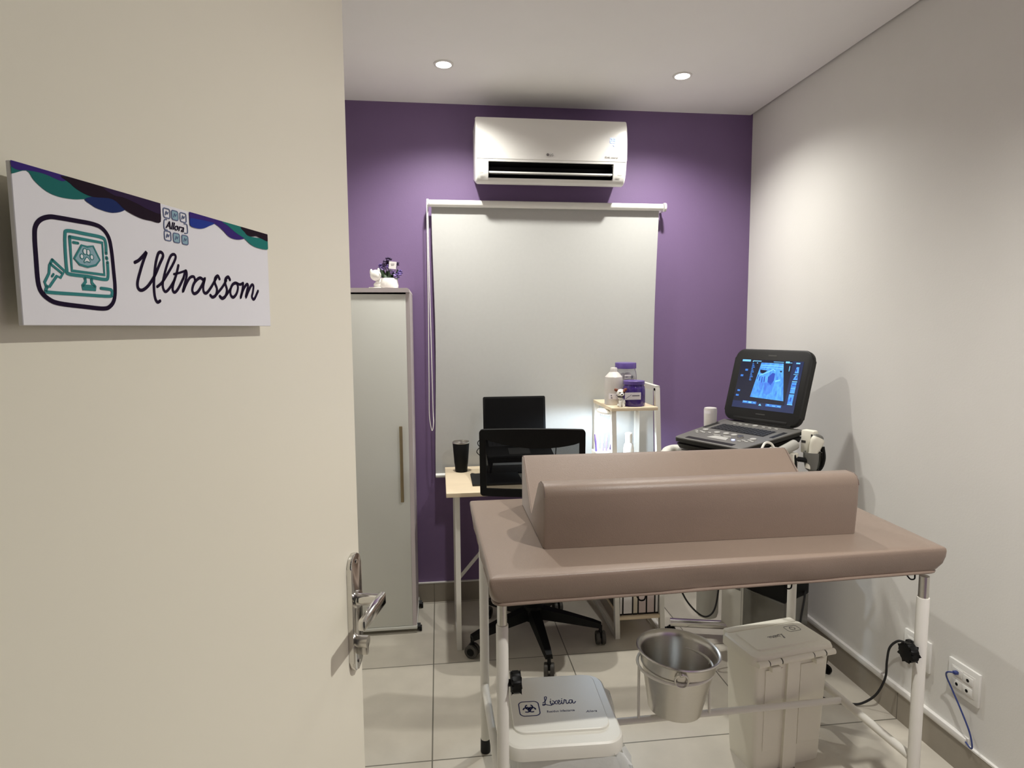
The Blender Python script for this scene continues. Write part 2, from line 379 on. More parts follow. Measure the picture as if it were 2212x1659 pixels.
SIGN = {'fills': [('teal', [(0.1, 98.5), (-0.3, 93.7), (10.5, 98.1), (15.8, 93.0), (24.2, 88.2), (34.2, 86.6), (46.2, 87.5), (55.3, 89.5), (69.9, 92.6), (56.6, 104.1), (10.9, 102.0)]), ('violet', [(0.1, 101.9), (38.7, 101.9), (37.3, 97.6), (23.1, 99.2), (10.5, 98.3), (4.9, 97.0), (0.1, 98.2)]), ('navy', [(55.4, 89.7), (60.9, 86.5), (66.8, 84.9), (80.5, 84.5), (93.4, 89.2), (91.8, 94.5), (70.0, 94.4)]), ('black', [(42.4, 101.9), (43.7, 97.6), (51.2, 94.1), (62.6, 92.5), (81.3, 94.6), (94.0, 88.8), (109.2, 85.6), (121.0, 85.5), (132.9, 86.7), (133.5, 102.0)]), ('plum', [(75.6, 101.9), (133.5, 101.9), (133.1, 93.3), (118.7, 94.1), (107.2, 96.3), (92.1, 98.2), (82.9, 97.9)]), ('violet', [(171.2, 101.9), (223.8, 101.9), (236.7, 98.1), (257.4, 93.6), (259.1, 90.8), (245.0, 87.7), (231.4, 88.5), (220.9, 93.5), (207.6, 97.7), (194.5, 97.4), (170.7, 93.7)]), ('blue', [(171.1, 96.1), (171.2, 89.9), (180.3, 88.8), (190.0, 90.2), (200.2, 94.3), (207.6, 97.7), (196.5, 98.0), (182.9, 97.4)]), ('green', [(221.6, 101.9), (255.7, 102.0), (264.8, 94.6), (305.7, 95.5), (305.8, 85.6), (284.3, 84.4), (270.3, 86.3), (258.8, 90.8), (243.3, 94.4), (230.1, 99.1)]), ('black', [(254.5, 102.2), (306.0, 102.0), (305.9, 94.3), (291.8, 95.4), (282.7, 96.5), (269.7, 94.4), (261.3, 96.6)])], 'strokes': [('ink', 3.12, 1, [(12.9, 56.8), (14.1, 63.9), (18.1, 68.8), (24.8, 71.8), (32.0, 72.5), (46.0, 72.9), (61.0, 73.1), (69.3, 71.4), (75.1, 65.7), (77.1, 56.0), (77.9, 41.0), (78.2, 28.9), (76.6, 19.7), (72.1, 14.5), (65.6, 12.6), (49.0, 13.4), (28.2, 14.9), (20.2, 17.3), (14.7, 22.0), (12.8, 28.9), (12.7, 42.9)]), ('green2', 2.41, 0, [(71.8, 53.4), (71.8, 61.4), (68.7, 64.6), (53.3, 65.0), (38.8, 64.9), (36.4, 61.6), (35.7, 50.6), (35.8, 38.6), (37.4, 35.5), (53.1, 35.0), (68.7, 34.1), (72.0, 36.5), (72.5, 47.0)]), ('green2', 2.31, 2, [(40.1, 61.0), (68.7, 60.8), (68.7, 37.5), (40.0, 37.9), (40.1, 61.0)]), ('green2', 1.9, 0, [(42.8, 57.6), (46.8, 57.6)]), ('green2', 2.54, 0, [(71.8, 50.3), (72.1, 49.7)]), ('green2', 2.3, 2, [(50.7, 33.6), (51.0, 31.1), (48.2, 28.2), (48.0, 26.1), (59.4, 26.1), (59.4, 28.1), (56.5, 30.8), (56.5, 33.3)]), ('green2', 1.84, 2, [(48.2, 28.2), (59.1, 28.3)]), ('green2', 2.31, 0, [(19.1, 25.3), (18.2, 23.0), (20.6, 22.0), (45.1, 21.9), (71.4, 21.9), (74.7, 23.6), (74.6, 26.5), (71.9, 27.1), (64.6, 27.4)]), ('green2', 1.91, 2, [(24.8, 43.8), (34.0, 37.1), (30.2, 32.3), (27.5, 33.3), (21.1, 25.7), (18.5, 26.2), (17.7, 28.5), (21.5, 34.6), (22.3, 39.8), (24.8, 43.8)]), ('green2', 1.68, 2, [(23.0, 41.0), (31.5, 35.6)]), ('green2', 1.53, 2, [(23.7, 32.7), (24.9, 34.3)]), ('ink', 2.67, 0, [(100.5, 49.9), (105.0, 52.1), (110.4, 56.4), (114.0, 59.3), (110.0, 52.1), (105.6, 43.2), (102.0, 34.4), (102.5, 29.6), (106.6, 28.5), (113.6, 32.4), (121.9, 41.1), (129.0, 51.7), (133.6, 58.6), (131.7, 61.4), (128.1, 60.2), (124.8, 53.5), (122.6, 45.6), (120.6, 35.5), (120.4, 26.7), (121.5, 21.7), (123.7, 19.6), (126.7, 20.8)]), ('ink', 2.45, 0, [(124.3, 32.4), (130.1, 36.1), (137.1, 43.3), (145.7, 53.2), (149.6, 59.5), (147.4, 61.6), (143.1, 59.6), (138.4, 52.5), (133.9, 43.1), (131.1, 35.0), (132.0, 30.3), (134.8, 29.0), (140.4, 33.1), (146.8, 40.0)]), ('ink', 2.62, 0, [(152.5, 52.6), (149.5, 45.4), (144.9, 37.0), (143.2, 31.4), (145.6, 28.9), (150.8, 32.7), (158.2, 41.9)]), ('ink', 1.95, 0, [(146.0, 44.6), (153.3, 46.3), (162.0, 49.0)]), ('ink', 2.62, 0, [(158.2, 41.9), (162.0, 49.0), (163.1, 45.3), (160.0, 37.9), (156.5, 30.0), (161.3, 36.8), (167.3, 43.2), (172.9, 44.5), (174.5, 41.8)]), ('ink', 2.89, 0, [(187.0, 42.7), (181.3, 44.1), (173.4, 39.3), (169.7, 32.7), (172.0, 29.3), (177.8, 31.4), (184.7, 38.2), (189.3, 44.7), (186.1, 37.0), (186.6, 31.5), (190.9, 31.0), (198.5, 37.1), (207.5, 46.6)]), ('ink', 3.07, 0, [(212.2, 45.6), (209.7, 48.3), (205.3, 45.8), (204.3, 41.3), (207.2, 35.7), (205.0, 29.8), (199.7, 27.4), (196.2, 29.0)]), ('ink', 2.8, 0, [(206.1, 30.5), (216.3, 38.1), (223.4, 45.1)]), ('ink', 3.34, 0, [(229.7, 46.2), (227.0, 48.6), (222.4, 46.3), (221.4, 41.7), (223.7, 35.9), (221.0, 29.8), (215.4, 27.0), (211.3, 28.7)]), ('ink', 2.78, 0, [(222.2, 30.5), (229.8, 36.9)]), ('ink', 3.15, 1, [(240.9, 43.5), (234.3, 41.8), (229.8, 36.2), (230.0, 30.9), (234.4, 29.0), (240.5, 33.3), (243.4, 39.6)]), ('ink', 2.79, 0, [(241.4, 43.6), (247.2, 42.6), (252.8, 44.3)]), ('ink', 3.24, 0, [(253.3, 44.3), (251.6, 38.0), (247.2, 28.8), (252.7, 37.4), (259.3, 43.3), (262.5, 42.8), (260.0, 37.0), (257.0, 29.9), (263.0, 37.2), (269.3, 43.5), (273.0, 42.7), (271.2, 36.2), (269.0, 31.1), (273.2, 28.9), (281.7, 37.9)])], 'fan': [(49.7, 56.6), (54.3, 56.0), (59.7, 57.2), (65.1, 47.8), (61.2, 43.8), (53.7, 41.8), (46.9, 42.8), (42.5, 46.6)], 'pad': [(50.8, 45.7), (53.1, 48.6), (55.5, 46.9), (55.8, 45.2), (53.1, 45.6), (50.9, 44.6)], 'paw': [(52.0, 52.5, 1.7, 2.1), (54.9, 52.2, 1.6, 2.1), (49.0, 48.7, 1.5, 1.7), (57.8, 49.1, 1.5, 1.8)], 'tiles': [(141.0, 95.2, 4.3, 4.4), (151.4, 95.2, 4.5, 4.4), (162.3, 95.3, 4.7, 4.5), (140.7, 76.3, 4.3, 4.3), (151.9, 76.1, 4.5, 4.5), (163.2, 76.0, 4.7, 4.5)], 'logo_frame': [[(140.5, 89.8), (138.6, 89.7), (137.1, 87.8), (136.7, 82.7), (137.9, 81.2), (140.8, 81.1)], [(163.1, 90.1), (166.7, 90.1), (167.4, 87.8), (167.3, 83.1), (165.4, 82.0), (163.3, 81.9)]], 'logo_text': [(140.3, 81.6), (164.3, 82.7)]}

# ------------------------------------------------------------------ the room shell
struct('floor', MB().box2((LEFT - 0.12, -0.9, -0.08), (RIGHT + 0.12, BACK + 0.12, 0.0)), 'floor_tile')
mb = MB().box2((LEFT, FRONT - 0.14, CEIL), (RIGHT - 0.013, BACK, CEIL + 0.025))
mb.box2((LEFT - 0.12, FRONT - 0.14, CEIL + 0.025), (RIGHT + 0.12, BACK + 0.12, CEIL + 0.10))      # the board stops short of the right wall: a shadow gap
struct('ceiling', mb, 'ceiling_paint')
struct('wall_back', MB().box2((LEFT - 0.12, BACK, 0), (RIGHT + 0.12, BACK + 0.12, CEIL + 0.025)), 'purple_paint')
struct('wall_right', MB().box2((RIGHT, FRONT - 0.14, 0), (RIGHT + 0.12, BACK, CEIL + 0.025)), 'wall_paint')
struct('wall_left', MB().box2((LEFT - 0.12, FRONT - 0.14, 0), (LEFT, BACK, CEIL + 0.025)), 'wall_paint')
DX0, DX1, DZ = -0.36, 0.50, 2.14
mb = MB()
mb.box2((LEFT, FRONT - 0.14, 0), (DX0, FRONT, CEIL)); mb.box2((DX1, FRONT - 0.14, 0), (RIGHT, FRONT, CEIL)); mb.box2((DX0, FRONT - 0.14, DZ), (DX1, FRONT, CEIL))
struct('wall_front', mb, 'purple_paint')  # unseen wall; its purple is chosen to cut bounce onto front faces

def skirting(name, a, b, nrm, ledge=0.012, h=0.104):
    a, b, nrm = Vector(a), Vector(b), Vector(nrm)
    lo = Vector((min(a.x, b.x, (a + nrm * 0.010).x, (b + nrm * 0.010).x), min(a.y, b.y, (a + nrm * 0.010).y, (b + nrm * 0.010).y), 0.0))
    hi = Vector((max(a.x, b.x, (a + nrm * 0.010).x, (b + nrm * 0.010).x), max(a.y, b.y, (a + nrm * 0.010).y, (b + nrm * 0.010).y), h))
    s = struct(name, MB().box2(lo, hi), 'skirting_tile')
    e = Vector((abs(nrm.x), abs(nrm.y), 0)) * 0.001
    build('top_ledge', MB().box2((lo.x - e.x, lo.y - e.y, h), (hi.x + e.x, hi.y + e.y, h + 0.006)), 'trim_white', s)
    d = (b - a).normalized(); L = (b - a).length; k = 0
    t0 = ((-0.0455 if abs(d.x) > 0.5 else 2.5617) - (a.x if abs(d.x) > 0.5 else a.y)) % 0.6
    g = MB()
    while t0 + k * 0.6 < L:
        p = a + d * (t0 + k * 0.6) + nrm * 0.0101
        g.box((p.x, p.y, h / 2), (0.003 if abs(d.x) > 0.5 else 0.0006, 0.0006 if abs(d.x) > 0.5 else 0.003, h)); k += 1
    build('grout_joint', g, 'grout', s)
skirting('baseboard_back', (LEFT + 0.011, BACK, 0), (RIGHT - 0.011, BACK, 0), (0, -1, 0))
skirting('baseboard_right', (RIGHT, FRONT + 0.001, 0), (RIGHT, BACK - 0.0005, 0), (-1, 0, 0))
skirting('baseboard_left', (LEFT, FRONT + 0.001, 0), (LEFT, BACK - 0.0005, 0), (1, 0, 0))

# ------------------------------------------------------------------ the open door
a_ = math.radians(13.78)
DE = Vector((-0.135, 0.985, 0)); DD = Vector((math.sin(a_), math.cos(a_), 0)); DN = Vector((DD.y, -DD.x, 0))
hinge = DE - DD * 0.82
mb = MB(); mb.prism([(0, 0.008), (0.82, 0.008), (0.82, 2.115), (0, 2.115)], hinge, DD, Z, -0.036, bev=0.0015, seg=1)
door = struct('door_1', mb, 'door_paint', 'open cream painted door leaf seen from its hinge side')
def dp(u, n, z): return DE + DD * u + DN * n + Z * z
mb = MB(); mb.prism(rrect(0.042, 0.19, 0.02, 8, 0, 0), dp(-0.033, 0.0, 1.0215), DD, Z, 0.008, bev=0.0022)
plate = build('escutcheon', mb, 'chrome', door)
mb = MB().cyl(dp(-0.033, 0.007, 0.972), dp(-0.033, 0.024, 0.972), 0.0095); mb.box(dp(-0.033, 0.0155, 0.962), (0.017, 0.008, 0.022), rz=-a_, bev=0.002)
build('lock_cylinder', mb, 'steel', door)
mb = MB().cyl(dp(-0.033, 0.007, 1.042), dp(-0.033, 0.05, 1.042), 0.0095); mb.cyl(dp(-0.033, 0.007, 1.042), dp(-0.033, 0.012, 1.042), 0.014)
lv = build('handle_stem', mb, 'chrome', door)
mb = MB(); mb.prism([(-0.115, -0.010), (-0.022, -0.011), (-0.022, 0.010), (-0.115, 0.006)], dp(0, 0.040, 1.042), DD, Z, 0.012, bev=0.003)
build('handle_lever', mb, 'chrome', door)
for zz in (1.104, 0.939):
    build('screw', MB().cyl(dp(-0.033, 0.0075, zz), dp(-0.033, 0.0095, zz), 0.0035, n=12), 'chrome', door)
for zz in (0.25, 1.05, 1.9):
    build('hinge', MB().cyl(hinge + Vector((-0.002, -0.006, zz)), hinge + Vector((-0.002, -0.006, zz + 0.09)), 0.006, n=12), 'steel', door)
mb = MB()
for x0, x1 in ((DX0 - 0.06, DX0 + 0.02), (DX1 - 0.02, DX1 + 0.06)): mb.box2((x0, FRONT, 0.0), (x1, FRONT + 0.010, DZ + 0.04))
mb.box2((DX0 - 0.06, FRONT, DZ - 0.02), (DX1 + 0.06, FRONT + 0.010, DZ + 0.06))
fr = struct('trim_1', mb, 'frame_paint', 'painted door casing around the doorway')

# ------------------------------------------------------------------ door sign
SO = dp(-0.578, 0.0, 1.473)
sign = thing('door_sign', 'white rectangular sign reading Ultrassom on the open cream door', 'sign', tuple(SO), 0)
mm = 0.001; SU = DD
def so(n): return SO + DN * n
build('board', MB().prism([(0, 0), (0.306, 0), (0.306, 0.102), (0, 0.102)], so(0.0085), SU, Z, 0.0035, bev=0.0004, seg=1), 'sign_white', sign, world=True)
for q in (0.05, 0.25): build('mount_pad', MB().prism([(q - 0.015, 0.03), (q + 0.015, 0.03), (q + 0.015, 0.07), (q - 0.015, 0.07)], so(0.0), SU, Z, 0.0086), 'label_grey', sign, world=True)
board = sign.children[0]
h0 = 0.0122
for i, (mat, P) in enumerate(SIGN['fills']):
    x_lo, x_hi = (0, 133.5) if P[0][0] < 130 else (170.8, 306)
    poly = [(min(max(p[0], x_lo), x_hi) * mm, min(max(p[1], 0), 101.95) * mm) for p in crom([(q[0], q[1], 0) for q in P], 4, True)]
    build('banner_wave', MB().prism(poly, so(h0 + i * 0.00006), SU, Z, 0.0001), mat, board, world=True)
names = ['icon_frame'] + ['icon_monitor'] * 2 + ['icon_mark'] * 2 + ['icon_stand'] * 2 + ['icon_base'] + ['icon_probe'] * 3
groups = {}
for i, (mat, w, k, P) in enumerate(SIGN['strokes']):
    nm = names[i] if i < len(names) else 'lettering'
    key = (nm, mat, i if nm != 'lettering' else 0); groups.setdefault(key, MB())
    groups[key].ribbon([(p[0] * mm, p[1] * mm) for p in P], w * mm, so(h0), SU, Z, 0.00012, closed=(k == 1), smooth=(k != 2))
for (nm, mat, _q), mb in groups.items(): build(nm, mb, mat, board, world=True)
build('icon_scan', MB().prism([(p[0] * mm, p[1] * mm) for p in SIGN['fan']], so(h0), SU, Z, 0.00015), 'teal_pale', board, world=True)
build('icon_scan_outline', MB().ribbon([(p[0] * mm, p[1] * mm) for p in SIGN['fan']], 0.0014, so(h0), SU, Z, 0.0003, closed=True, smooth=False), 'green2', board, world=True)
mb = MB(); ml = MB()
for x, y, rx, ry in SIGN['paw']:
    el = [((x + abs(rx) * math.cos(t * math.pi / 8)) * mm, (y + abs(ry) * math.sin(t * math.pi / 8)) * mm) for t in range(16)]
    mb.prism(el, so(h0 + 0.0001), SU, Z, 0.0002)
    ml.ribbon(el, 0.0006, so(h0), SU, Z, 0.0004, n=2, closed=True)
mb.prism([(p[0] * mm, p[1] * mm) for p in SIGN['pad']], so(h0 + 0.0001), SU, Z, 0.0002)
ml.ribbon([(p[0] * mm, p[1] * mm) for p in SIGN['pad']], 0.0006, so(h0), SU, Z, 0.0004, n=3, closed=True)
build('icon_paw', mb, 'sign_white', board, world=True); build('icon_paw_outline', ml, 'green2', board, world=True)
mb = MB(); mf = MB()
for i, (x, y, rx, ry) in enumerate(SIGN['tiles']):
    rx, ry = 4.1, 3.9
    rr = [((x + p[0]) * mm, (y + p[1]) * mm) for p in rrect(rx * 2, ry * 2, 1.8, 4)]
    if i in (1, 4, 5): mf.prism(rr, so(h0), SU, Z, 0.0001)
    mb.ribbon(rr, 0.0008, so(h0), SU, Z, 0.0003, n=2, closed=True)
    mb.ribbon([((x - 1.8) * mm, (y - 1.6) * mm), ((x - 0.4) * mm, (y + 1.6) * mm), ((x + 0.6) * mm, (y - 0.8) * mm), ((x + 2) * mm, (y + 1.2) * mm)], 0.0007, so(h0), SU, Z, 0.0003, n=3)
for P in SIGN['logo_frame']: mb.ribbon([(p[0] * mm, p[1] * mm) for p in P], 0.0008, so(h0), SU, Z, 0.0003)
build('logo_tile', mf, 'teal_pale', board, world=True); build('logo_outline', mb, 'logo_blue', board, world=True)
x0, y0 = SIGN['logo_text'][0]
text('logo_lettering', 'Allora', 0.0095, so(h0 + 0.0003) + SU * 0.1385 + Z * 0.0825, SU, Z, 'ink', board, world=True, shear=0.35)

# ------------------------------------------------------------------ downlights
for i, (lx, ly) in enumerate(DOWNLIGHTS):
    lab = ['lit round recessed ceiling downlight left of the air conditioner', 'lit round recessed ceiling downlight right of the air conditioner near the right wall',
           'lit round recessed ceiling downlight over the near side of the exam table'][i]
    t = thing('downlight', lab, 'ceiling light', (lx, ly, CEIL), 0, 'recessed ceiling downlights')
    build('trim_ring', MB().lathe([(0.031, -0.0005), (0.043, -0.0005), (0.042, -0.004), (0.033, -0.005), (0.031, -0.0005)], (0, 0, 0), cap0=False, cap1=False), 'pvc_white', t)
    build('lens', MB().lathe([(0.031, -0.0005), (0.029, -0.003), (0.015, -0.005)], (0, 0, 0), n=24), 'downlight_lens', t)

# ------------------------------------------------------------------ air conditioner
AX0, AX1, AB = 0.192, 0.934, BACK - 0.003
ac = thing('air_conditioner', 'white wall mounted split air conditioner on the purple wall above the blind', 'air conditioner', (0.563, AB, 2.16))
def prof(notch):
    top = [(AB, 2.474), (3.015, 2.476), (2.992, 2.468), (2.982, 2.44), (2.976, 2.38), (2.975, 2.32), (2.978, 2.272)]
    if notch: mid = [(2.979, 2.2635), (3.07, 2.262), (3.09, 2.20), (3.03, 2.192), (2.999, 2.190)]
    else: mid = [(2.981, 2.245), (2.988, 2.215), (2.999, 2.190)]
    return top + mid + [(3.010, 2.176), (3.024, 2.169), (3.04, 2.168), (AB, 2.213)]
def xprism(m_, P, x0, x1, r0=0.0, r1=0.0):
    """profile in y,z swept along x; r0/r1 round off its ends"""
    cy = sum(p[0] for p in P) / len(P); cz = (max(p[1] for p in P) + min(p[1] for p in P)) / 2; L = []
    hh = max(p[1] for p in P) - cz
    st = [(x0 + r0 * (1 - math.cos(a)), r0 * (1 - math.sin(a))) for a in (0, 0.35, 0.7, 1.05, 1.35)] if r0 else [(x0, 0)]
    st += [(x1 - r1 * (1 - math.cos(a)), r1 * (1 - math.sin(a))) for a in (1.35, 1.05, 0.7, 0.35, 0)] if r1 else [(x1, 0)]
    for x, ins in st: L.append([(x, min(p[0] + ins * 0.5, AB), cz + (p[1] - cz) * (1 - ins / hh)) for p in P])
    m_.loft(L); return m_
OX0, OX1 = 0.252, 0.868
mb = MB(); xprism(mb, prof(False), AX0, OX0, 0.014, 0); xprism(mb, prof(False), OX1, AX1, 0, 0.014); xprism(mb, prof(True), OX0, OX1)
build('body', mb, 'pvc_white', ac, world=True, angle=25)
fp = [(3.015, 2.4775), (2.990, 2.469), (2.980, 2.44), (2.974, 2.38), (2.973, 2.32), (2.976, 2.2745), (2.981, 2.2745), (2.978, 2.32), (2.979, 2.38), (2.985, 2.44), (2.994, 2.466), (3.015, 2.4745)]
build('front_panel', xprism(MB(), fp, AX0 - 0.001, AX1 + 0.001, 0.010, 0.010), 'pvc_panel', ac, world=True, angle=40)
mb = MB(); xprism(mb, [(2.985, 2.2625), (3.068, 2.261), (3.088, 2.201), (3.03, 2.193), (3.0, 2.1915), (3.028, 2.196), (3.082, 2.204), (3.064, 2.258)], OX0 + 0.0005, OX1 - 0.0005)
build('air_outlet', mb, 'black_metal', ac, world=True)
for xx in (OX0 + 0.002, OX1 - 0.002): build('outlet_cheek', MB().box((xx, 3.035, 2.227), (0.002, 0.075, 0.06)), 'black_metal', ac, world=True)
mb = MB(); mb.box((0.56, 3.004, 2.2155), (OX1 - OX0 - 0.006, 0.030, 0.0085), bev=0.003); build('air_vane', mb, 'pvc_white', ac, world=True)
yb = 2.9715
mb = MB(); mb.prism([(0.5385 + 0.0065 * math.cos(k * math.pi / 10), 2.2975 + 0.0065 * math.sin(k * math.pi / 10)) for k in range(20)], (0, yb, 0), X, Z, 0.0012)
build('logo_disc', mb, 'label_grey', ac, world=True)
text('logo_lettering', 'LG', 0.0155, (0.5475, yb, 2.2915), X, Z, 'label_grey', ac, world=True, h=0.0008)
text('range_lettering', 'DUAL Inverter', 0.011, (0.823, 2.9725, 2.2905), X, Z, 'label_grey', ac, world=True, h=0.001)
text('badge_lettering', '220V', 0.010, (0.207, 2.9862, 2.206), X, Vector((0, -0.35, 1)), 'label_grey', ac, world=True, h=0.0012)
text('side_lettering', 'Smart', 0.009, (0.889, 2.9862, 2.209), X, Vector((0, -0.35, 1)), 'label_grey', ac, world=True, h=0.0012)
mb = MB(); SEG = {'2': 'abged', '3': 'abgcd'}
def seg7(m_, ch, x, z, w, h, t, y):
    sg = {'a': ((0, h), (w, h)), 'b': ((w, h / 2), (w, h)), 'c': ((w, 0), (w, h / 2)), 'd': ((0, 0), (w, 0)), 'e': ((0, 0), (0, h / 2)), 'f': ((0, h / 2), (0, h)), 'g': ((0, h / 2), (w, h / 2))}
    for s_ in SEG[ch]:
        (a, b), (c_, d_) = sg[s_]; m_.ribbon([(x + a, z + b), (x + c_, z + d_)], t, (0, y, 0), X, Z, 0.0008, smooth=False)
for ch, xx in (('2', 0.849), ('3', 0.8635)): seg7(mb, ch, xx, 2.363, 0.009, 0.020, 0.0026, 2.9722)
build('temperature_digits', mb, 'digit_light', ac, world=True)
mb = MB(); mb.prism([(0.868 + 0.005 * math.cos(k * math.pi / 6), 2.351 + 0.005 * math.sin(k * math.pi / 6)) for k in range(12)], (0, 2.9722, 0), X, Z, 0.001); build('status_light', mb, 'digit_light', ac, world=True)

# ------------------------------------------------------------------ roller blind
bl = thing('roller_blind', 'white roller blind pulled down on the purple wall under the air conditioner', 'blind', (0.563, BACK, 0.70))
YB = 3.118
build('tube', MB().cyl((-0.035, YB, 2.088), (1.172, YB, 2.088), 0.0175), 'blind_white', bl, world=True)
for xx, w in ((-0.047, 0.010), (1.176, 0.012)):
    mb = MB().cyl((xx, YB, 2.088), (xx + w, YB, 2.088), 0.021 if xx < 0 else 0.022); mb.box2((xx + 0.002, YB, 2.07), (xx + w - 0.002, BACK, 2.10)); build('bracket', mb, 'blind_white', bl, world=True)
P = []
nseg = 24
for i in range(nseg + 1):
    t = i / nseg; z = 2.085 - t * (2.085 - 0.708); P.append((YB + 0.0165 - 0.012 * math.sin(t * math.pi) * 0.3, z))
mb = MB(); loops = []
for (yy, z), k in zip(P, range(len(P))):
    t = k / nseg; xl = -0.024 + 0.010 * math.sin(math.pi * t) ** 2 - 0.002 * t; xr = 1.160 - 0.020 * math.sin(math.pi * t * 0.9)
    loops.append([(xl, yy, z), (xr, yy, z), (xr, yy + 0.0012, z), (xl, yy + 0.0012, z)])
mb.loft(loops); build('fabric', mb, 'blind_fabric', bl, world=True)
build('bottom_bar', MB().cyl((-0.026, YB + 0.017, 0.702), (1.142, YB + 0.017, 0.702), 0.0115, n=16), 'blind_white', bl, world=True)
mb = MB(); ch = [(-0.046, YB - 0.022, 2.09), (-0.047, YB - 0.021, 1.7), (-0.051, YB - 0.018, 1.2), (-0.053, YB - 0.016, 1.05), (-0.049, YB - 0.016, 0.985), (-0.040, YB - 0.014, 0.945), (-0.032, YB - 0.012, 0.985), (-0.034, YB + 0.002, 1.05), (-0.036, YB + 0.004, 1.3), (-0.040, YB + 0.008, 1.7), (-0.042, YB + 0.012, 2.09)]
mb.tube(ch, 0.0022, n=6, smooth=6); build('pull_chain', mb, 'blind_white', bl, world=True)

# ------------------------------------------------------------------ tall cabinet with planter
cb = thing('tall_cabinet', 'tall narrow white and mauve cabinet with one vertical handle by the purple wall', 'cabinet', (-0.33, 2.85, 0))
CX0, CX1, CYF, CYB = -0.500, -0.128, 2.852, BACK - 0.016
TILT = 0.0
mb = MB(); mb.box2((CX1 - 0.018, CYF, 0.036), (CX1, CYB, 1.632)); mb.box2((CX0, CYF, 0.036), (CX0 + 0.018, CYB, 1.632)); mb.box2((CX0 + 0.018, CYB - 0.008, 0.036), (CX1 - 0.018, CYB, 1.632))
build('carcass', mb, 'cabinet_mauve', cb, world=True)
build('top_panel', MB().prism([(CX0, 1.633), (CX1, 1.633), (CX1, 1.640), (CX1 - 0.003, 1.648), (CX1 - 0.011, 1.653), (CX0 + 0.011, 1.653), (CX0 + 0.003, 1.648), (CX0, 1.640)], (0, CYB, 0), X, Z, CYB - CYF + 0.006), 'cabinet_mauve', cb, world=True)
cdoor = build('door', MB().box2((CX0 + 0.004, CYF - 0.001, 0.038), (CX1 - 0.0185, CYF + 0.017, 1.625), bev=0.0012), 'cabinet_white', cb, world=True)
mb = MB().box((-0.181, CYF - 0.018, 0.834), (0.015, 0.010, 0.362), bev=0.003)
for zz in (0.70, 0.97): mb.cyl((-0.181, CYF - 0.0005, zz), (-0.181, CYF - 0.016, zz), 0.004, n=12)
build('handle', mb, 'bronze', cdoor, world=True)
build('base_panel', MB().box2((CX0 - 0.003, CYF - 0.004, 0.022), (CX1 + 0.003, CYB, 0.036), bev=0.001), 'cabinet_white', cb, world=True)
for fx, fy in ((CX1 + 0.004, CYF + 0.02), (CX1 + 0.004, CYB - 0.05), (CX0 - 0.004, CYF + 0.02), (CX0 - 0.004, CYB - 0.05)):
    s = 1 if fx > -0.3 else -1
    mb = MB(); mb.cyl((fx + 0.008 * s, fy, 0.014), (fx + 0.020 * s, fy, 0.014), 0.014, n=16); mb.prism([(-0.012, 0), (0.012, 0), (0.016, 0.018), (0, 0.03), (-0.016, 0.018)], (fx - 0.002 * s, fy, 0.010), Y, Z, 0.016 * s)
    build('caster', mb, 'black_plastic', cb, world=True)

pt = thing('ceramic_planter', 'white ceramic animal planter with purple flowers on the tall cabinet', 'planter', (-0.25, 2.95, 1.653))
mb = MB()
mb.box((-0.255, 2.95, 1.657), (0.128, 0.07, 0.008), bev=0.003)
mb.lathe([(0.044, 0.0), (0.047, 0.012), (0.043, 0.035), (0.038, 0.046), (0.034, 0.046), (0.034, 0.03)], (-0.229, 2.95, 1.658), n=20, cap1=True)
mb.ball((-0.270, 2.94, 1.672), 0.026, (1.1, 0.8, 0.7))
build('pot', mb, 'ceramic', pt, world=True)
mb = MB(); mb.ball((-0.286, 2.925, 1.716), 0.026, (1.0, 0.9, 1.0)); mb.ball((-0.306, 2.928, 1.730), 0.012, (0.6, 0.6, 1.3)); mb.ball((-0.272, 2.922, 1.738), 0.010, (0.6, 0.6, 1.2)); mb.cyl((-0.278, 2.935, 1.695), (-0.262, 2.945, 1.675), 0.014, 0.02, n=12)
build('animal_head', mb, 'ceramic', pt, world=True)
random.seed(5); mb = MB()
for k in range(46):
    a = random.uniform(0, 2 * math.pi); r = random.uniform(0.0, 0.04); b = Vector((-0.229 + r * math.cos(a), 2.95 + r * 0.8 * math.sin(a), 1.70))
    tip = b + Vector((random.uniform(-0.03, 0.035), random.uniform(-0.02, 0.02), random.uniform(0.01, 0.05)))
    d = (tip - b); s_ = d.cross(Vector((0.3, -1, 0.2))).normalized() * random.uniform(0.005, 0.009); mid = b + d * 0.5
    n_ = d.cross(s_).normalized() * 0.001
    mb.loft([[b, b + n_, b + n_ * 1.1], [mid - s_, mid + n_ * 2, mid + s_], [tip, tip + n_, tip + n_ * 1.2]])
build('foliage', mb, 'leaf', pt, world=True)
